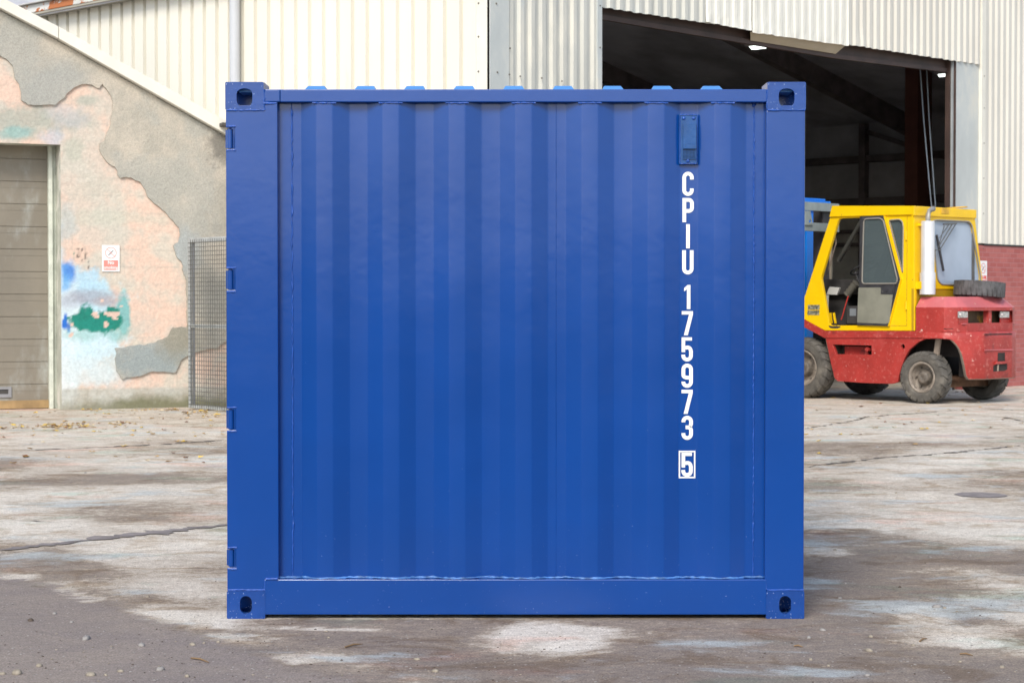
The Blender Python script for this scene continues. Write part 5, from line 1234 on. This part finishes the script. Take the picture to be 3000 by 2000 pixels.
# mast, half hidden by the container
bm = BM()
mx_ = -2.02
def mp(x, y, d=mx_): return FK.on(0, d, *K(x, y))
mast_d = mat('mast_steel', (.045, .042, .045), rough=.5, var=.3, vs=3); mast_g = mat('mast_grey_green', (.24, .28, .28), rough=.5, var=.15, vs=5)
for x0_, x1_ in ((219, 262),):
    a = mp(x0_, 600); b = mp(x1_, 140); box(bm, mx_ - .1, mx_ + .08, a.y, b.y, .25, b.z); box(bm, mx_ - .1, mx_ + .08, a.y - .95, b.y - .95, .25, b.z)
a = mp(265, 600); b = mp(290, 160); MS = link('mast', bm, mast_d, FL, bevel=.01)
bm = BM(); tube(bm, [(mx_ + .05, (a.y + b.y) / 2, .5), (mx_ + .05, (a.y + b.y) / 2, b.z)], .035, 12); link('lift_ram', bm, mat('ram_chrome', (.32, .28, .22), rough=.4, metal=.3), MS)
for (y0_, y1_) in ((112, 142), (245, 275)):
    bm = BM(); a = mp(100, y1_, mx_ + .12); b = mp(345, y0_, mx_ + .12); zc = (a.z + b.z) / 2; box(bm, mx_ + .09, mx_ + .15, a.y - .6, b.y, zc - .06, zc + .06); link('mast_crosshead', bm, mast_g, MS, bevel=.004)
bm = BM(); pts = [mp(*p, mx_ + .16) for p in ((128, 152), (163, 152), (180, 245), (128, 245))]; ho = [mp(162 + 9 * math.cos(a), 222 + 12 * math.sin(a), mx_ + .16) for a in [2 * math.pi * k / 12 for k in range(12)]]
plate(bm, [(p.y, p.z) for p in pts], [[(p.y, p.z) for p in ho]], mR, mx_ + .15, mx_ + .17); link('mast_bracket', bm, mast_g, MS)
bm = BM()
for k in range(4): tube(bm, [(mx_ + .2, mp(140 + 6 * k, 600).y, 1.25 - .02 * k), (mx_ + .3, mp(150 + 5 * k, 700).y, 1.1), (mx_ + .35, mp(140, 760).y, .9)], .022, 7)
link('hydraulic_hose', bm, inn, MS)
# worn spare tyre lying on the bonnet
tc_ = FK.on(2, 1.51, *K(1276, 668)); tcw = FK.world((.34, FK.on(0, .34, *K(1276, 668)).y, 1.532))
TY = empty('spare_tyre', 'worn black tyre lying flat on the red bonnet behind the cab', 'tyre', tcw, FK.a); TY.rotation_euler = (R(-3.5), R(2), FK.a)
bm = BM(); Rr, wd = .345, .205
revolve(bm, [(.20, .02), (.215, .0), (.27, -.004), (.325, .012), (.336, .03), (.336, wd - .03), (.325, wd - .012), (.27, wd + .004), (.215, wd), (.20, wd - .02)], 72, axis='z', closed=True, cz=-wd / 2)
for k in range(30):
    for sd_ in (0, 1):
        a = 2 * math.pi * (k + .5 * sd_) / 30; da = 2 * math.pi / 30 * .36
        z0, z1 = (-wd / 2 + .004, .006) if sd_ == 0 else (-.006, wd / 2 - .004)
        v = []
        for t in (-1, 1):
            for rr_ in (.330, .3435):
                for z in (z0, z1):
                    sk = .05 if (z == z0) == (sd_ == 0) else 0
                    v.append(bm.verts.new((rr_ * math.cos(a + da * t + sk), rr_ * math.sin(a + da * t + sk), z)))
        for f in ((0, 1, 3, 2), (4, 6, 7, 5), (0, 4, 5, 1), (2, 3, 7, 6), (0, 2, 6, 4), (1, 5, 7, 3)): bm.faces.new([v[i] for i in f])
link('tyre_carcass', bm, mat('grey_worn_rubber', (.085, .085, .088), rough=.85, var=.35, vs=10), TY)
# blue steel box beyond the mast
bp0 = FK.on(0, -2.5, *K(140, 600)); bp1 = FK.on(0, -2.5, *K(218, 140)); w0 = FK.world((-2.5, (bp0.y + bp1.y) / 2, 0)); hw = abs(bp1.y - bp0.y) / 2; hB = bp1.z
BX = empty('steel_locker', 'bright blue steel upright box with a capped top behind the forklift mast', 'locker', w0, FK.a)
bb_m = mat('bright_blue_paint', (.0, .20, .80), rough=.4, var=.08)
bm = BM(); box(bm, -.5, 0, -hw, hw, .0, hB - .05); link('locker_body', bm, bb_m, BX, bevel=.01)
bm = BM(); box(bm, -.51, .02, -hw - .0, hw + .0, hB - .048, hB + .03); link('locker_band', bm, bb_m, BX, bevel=.006)
t0 = FK.on(0, -2.5, *K(290, 115)); t1 = FK.on(0, -2.5, *K(262, 74)); b0 = (bp0.y + bp1.y) / 2
bm = BM(); box(bm, -.4, .03, -hw - .6, t0.y - b0, hB + .03, (t0.z + t1.z) / 2 + .01); box(bm, -.38, .01, -hw - .6, t1.y - b0, (t0.z + t1.z) / 2 + .012, t1.z); link('locker_cap', bm, bb_m, BX, bevel=.006)

# ------------------------------------------------------------ tree behind the buildings
TX = CAM + ray(40, 10) * 46; TR = empty('autumn_tree', 'tree with yellow and green autumn leaves showing above the roof corner', 'tree', (TX.x, TX.y, 0))
bark = mat('bark', (.09, .07, .05), rough=.9, var=.3, vs=6); lf = [mat('leaf_green', (.08, .12, .02), rough=.6, var=.5, vs=1.5), mat('leaf_amber', (.36, .20, .03), rough=.6, var=.4, vs=1.5)]
bm = BM(); tube(bm, [(0, 0, 0), (.1, 0, 2.5), (0, .1, 5), (.2, 0, 8)], [.32, .26, .2, .08], 10)
ends = []
for k in range(9):
    a = k * 2.4; z0 = 4 + k * .45; e_ = Vector((math.cos(a) * 2.6, math.sin(a) * 2.6, z0 + 2.3)); tube(bm, [(0.05, 0, z0), tuple(Vector((0, 0, z0)).lerp(e_, .5) + Vector((0, 0, .2))), tuple(e_)], [.1, .07, .03], 6); ends.append(e_)
link('trunk', bm, bark, TR); bm = BM()
cl = ends + [Vector((random.uniform(-2.3, 2.3), random.uniform(-2, 2), random.uniform(6.5, 10.6))) for _ in range(38)]
for c in cl:
    mi = random.random() < .45
    for _ in range(260):
        p = c + Vector([random.gauss(0, .5) for _ in range(3)]); n1_ = Vector([random.gauss(0, 1) for _ in range(3)]).normalized(); n2_ = n1_.cross(Vector([random.gauss(0, 1) for _ in range(3)])).normalized(); q = random.uniform(.07, .14)
        bm.faces.new([bm.verts.new(p + n1_ * q), bm.verts.new(p + n2_ * q * .6), bm.verts.new(p - n1_ * q), bm.verts.new(p - n2_ * q * .6)]).material_index = int(mi if random.random() < .8 else not mi)
link('crown', bm, lf, TR, recalc=False)

# ------------------------------------------------------------ loose things on the ground
leafm = [mat('dry_leaf_tan', (.42, .26, .09), rough=.7, var=.4, vs=4), mat('dry_leaf_yellow', (.62, .42, .06), rough=.7, var=.3, vs=4), mat('dry_leaf_brown', (.17, .07, .03), rough=.8, var=.4, vs=4), mat('dry_leaf_pale', (.55, .45, .30), rough=.7, var=.2, vs=4)]
bm = BM()
def leaf(x, y, sz, mi, z=.004):
    a = random.uniform(0, 6.28); n = 7; pts = []
    c = bm.verts.new((x, y, z + sz * .12))
    for k in range(n):
        t = a + 2 * math.pi * k / n; rr_ = sz * (1 if k % 2 == 0 else .6) * (1.3 if k == 0 else 1) * random.uniform(.8, 1.1)
        pts.append(bm.verts.new((x + rr_ * math.cos(t), y + rr_ * math.sin(t), z + random.uniform(0, sz * .55))))
    for k in range(n): bm.faces.new((c, pts[k], pts[(k + 1) % n])).material_index = mi
def scatter(n, px0, px1, py0, py1, s0=.018, s1=.038, focus=None):
    for _ in range(n):
        px, py = random.uniform(px0, px1), random.uniform(py0, py1)
        if focus: px, py = random.gauss(focus[0], focus[2]), random.gauss(focus[1], focus[3])
        q = ground(px, py)
        if (q.x < -3 and (LB.mi @ (q - LB.o)).y > -.03): continue
        leaf(q.x, q.y, random.uniform(s0, s1), random.choice((0, 0, 1, 1, 2, 3, 3)))
scatter(60, 0, 660, 1205, 1290); scatter(75, 0, 0, 0, 0, focus=(180, 1248, 55, 4)); scatter(14, 0, 0, 0, 0, focus=(20, 1254, 30, 2)); scatter(20, 0, 0, 0, 0, focus=(355, 1243, 30, 6)); scatter(60, 0, 0, 0, 0, focus=(600, 1212, 45, 8)); scatter(45, 240, 660, 1199, 1206)
scatter(22, 0, 660, 1290, 1360); scatter(45, 2360, 3000, 1150, 1260); scatter(14, 2790, 2900, 1140, 1152); scatter(10, 2360, 3000, 1260, 1340)
o = link('leaf_litter', bm, leafm, recalc=False); tag(o, 'dry tan and yellow leaves scattered over the yard by the walls', 'leaves', kind='stuff')
stone_m = [mat('pale_pebble', (.27, .235, .185), rough=.8, var=.3, vs=40), mat('grey_pebble', (.27, .255, .24), rough=.85, var=.2, vs=20), mat('dark_clod', (.09, .07, .055), rough=.95, var=.3, vs=20)]
def stone(bm, x, y, r_, mi, flat=.55, seed=0):
    ret = bmesh.ops.create_icosphere(bm, subdivisions=2, radius=r_)
    sx, sy = random.uniform(.8, 1.5), random.uniform(.7, 1.1); a = random.uniform(0, 3); sd__ = random.uniform(0, 50)
    for v in ret['verts']:
        p = v.co * (1 + .25 * noise.noise(v.co / r_ * 1.3 + Vector((sd__, 0, 0)))); q = Vector((p.x * sx, p.y * sy, max(p.z, -r_ * .5) * (flat + .15)))
        v.co = Vector((x + q.x * math.cos(a) - q.y * math.sin(a), y + q.x * math.sin(a) + q.y * math.cos(a), q.z + r_ * flat * .3))
    for f in set(f for v in ret['verts'] for f in v.link_faces): f.material_index = mi; f.smooth = True
big = [(253, 1872, .019, 1), (415, 1891, .016, 1), (50, 1973, .022, 0), (115, 1951, .015, 0), (266, 1977, .017, 0), (353, 1966, .011, 0), (310, 1977, .008, 0), (564, 1888, .012, 0), (598, 1883, .007, 0), (640, 1880, .009, 0), (470, 1962, .016, 1),
       (548, 1981, .012, 0), (160, 1798, .011, 1), (90, 1818, .014, 2), (433, 1748, .009, 0), (1221, 1931, .010, 0), (1275, 1966, .012, 0), (963, 1867, .006, 0), (957, 1849, .007, 0), (2370, 1868, .012, 1), (2545, 1906, .014, 0), (2675, 1890, .010, 0),
       (2410, 1846, .011, 1), (2476, 1709, .009, 1), (2461, 1752, .008, 1), (2636, 1720, .009, 2), (2745, 1778, .017, 1), (2767, 1781, .009, 0), (2550, 1865, .012, 0), (2427, 1950, .008, 0), (2375, 1932, .010, 0), (2541, 1978, .011, 1), (2936, 1954, .010, 0),
       (2811, 1938, .008, 0), (2725, 1632, .008, 1), (2576, 1612, .008, 0), (2446, 1611, .008, 0), (2842, 1627, .008, 1), (2626, 1444, .010, 0), (2880, 1750, .008, 1), (2570, 1310, .013, 1), (8, 1974, .012, 0), (210, 1822, .008, 1), (350, 1693, .007, 0), (281, 1688, .006, 0), (612, 1755, .007, 1), (250, 1385, .012, 1)]
first = None
for i, (px, py, r_, mi) in enumerate(big):
    q = ground(px, py); bm = BM(); stone(bm, 0, 0, r_, 0)
    o = link('pebble', bm, stone_m[mi]); o.location = (q.x, q.y, 0)
    tag(o, ['pale rounded pebble lying loose on the yard', 'grey stone lying loose on the yard', 'dark crumb of dirt lying on the yard'][mi], 'pebble', ['pale pebbles loose on the yard', 'grey stones loose on the yard', 'dark crumbs on the yard'][mi])
bm = BM()
for _ in range(1300):
    px = random.uniform(-30, 3030); py = 1640 + 370 * random.random() ** .6
    if random.random() < .3: px = random.uniform(0, 1100); py = random.uniform(1850, 2010)
    q = ground(px, py)
    if abs(q.x) < 1.23 and -.03 < q.y < 2.2: continue
    rr_ = random.choice((.0014, .0016, .002, .002, .0028, .004)) * random.uniform(.8, 1.2)
    ret = bmesh.ops.create_icosphere(bm, subdivisions=1, radius=rr_); sx = random.uniform(.8, 1.6); mi = random.choice((0, 1, 1, 1, 2, 2))
    for v in ret['verts']: v.co = Vector((q.x + v.co.x * sx, q.y + v.co.y, v.co.z * .6 + rr_ * .3))
    for f in set(f for v in ret['verts'] for f in v.link_faces): f.material_index = mi
tag(link('gravel', bm, stone_m), 'fine grit and small stones strewn over the asphalt', 'gravel', kind='stuff')
# twigs
for i, (a, b) in enumerate((((1011, 1897), (1062, 1887)), ((2326, 1894), (2352, 1896)), ((2812, 1917), (2850, 1921)), ((560, 1929), (612, 1941)), ((2694, 1880), (2716, 1871)))):
    P0 = ground(*a); P1 = ground(*b); bm = BM(); m_ = P0.lerp(P1, .5) + Vector((0, .006, 0)); tube(bm, [P0 + Vector((0, 0, .004)), m_ + Vector((0, 0, .007)), P1 + Vector((0, 0, .003))], [.003, .004, .0015], 6)
    tag(link('twig', bm, mat('twig_brown', (.22, .14, .07), rough=.8)), ['thin brown twig lying in front of the middle of the container', 'pale twig just right of the container foot', 'curled brown twig at the lower right of the yard', 'dark broken twig on the asphalt left of the container', 'bent twig on the ground between the container and the right edge'][i], 'twig')

# ------------------------------------------------------------ unseen wall and foliage row, added to shape reflections in the paint
bm = BM(); box(bm, -.15, .15, -16, 13, 0, 2.7); box(bm, -.22, .22, -16, 13, 2.702, 2.80)
for k in range(8): box(bm, .152, .32, -15 + 3.8 * k, -14.6 + 3.8 * k, 0, 2.6)
o = link('added_wall', bm, mat('added_block_wall', (.55, .53, .48), rough=.85, var=.2, vs=2), None); o.location = (-15, -14, 0); tag(o, 'unseen pale block wall added at the left for the paint to mirror', 'wall')
HW = empty('added_hedge', 'unseen dark row of foliage added behind the camera to darken the paint reflections', 'added_hedge', (0, -34, 0))
bm = BM()
for k in range(90):
    x = -40 + .9 * k; bmesh.ops.create_icosphere(bm, subdivisions=2, radius=1.5, matrix=Matrix.Translation((x, random.uniform(-.4, .4), 1.2 + random.uniform(0, .9))))
for v in bm.verts: v.co += Vector((random.uniform(-.12, .12), random.uniform(-.12, .12), random.uniform(-.12, .12))); v.co.z = max(v.co.z, 0)
link('added_foliage', bm, mat('added_hedge_green', (.03, .05, .02), rough=.9, var=.5, vs=3), HW)
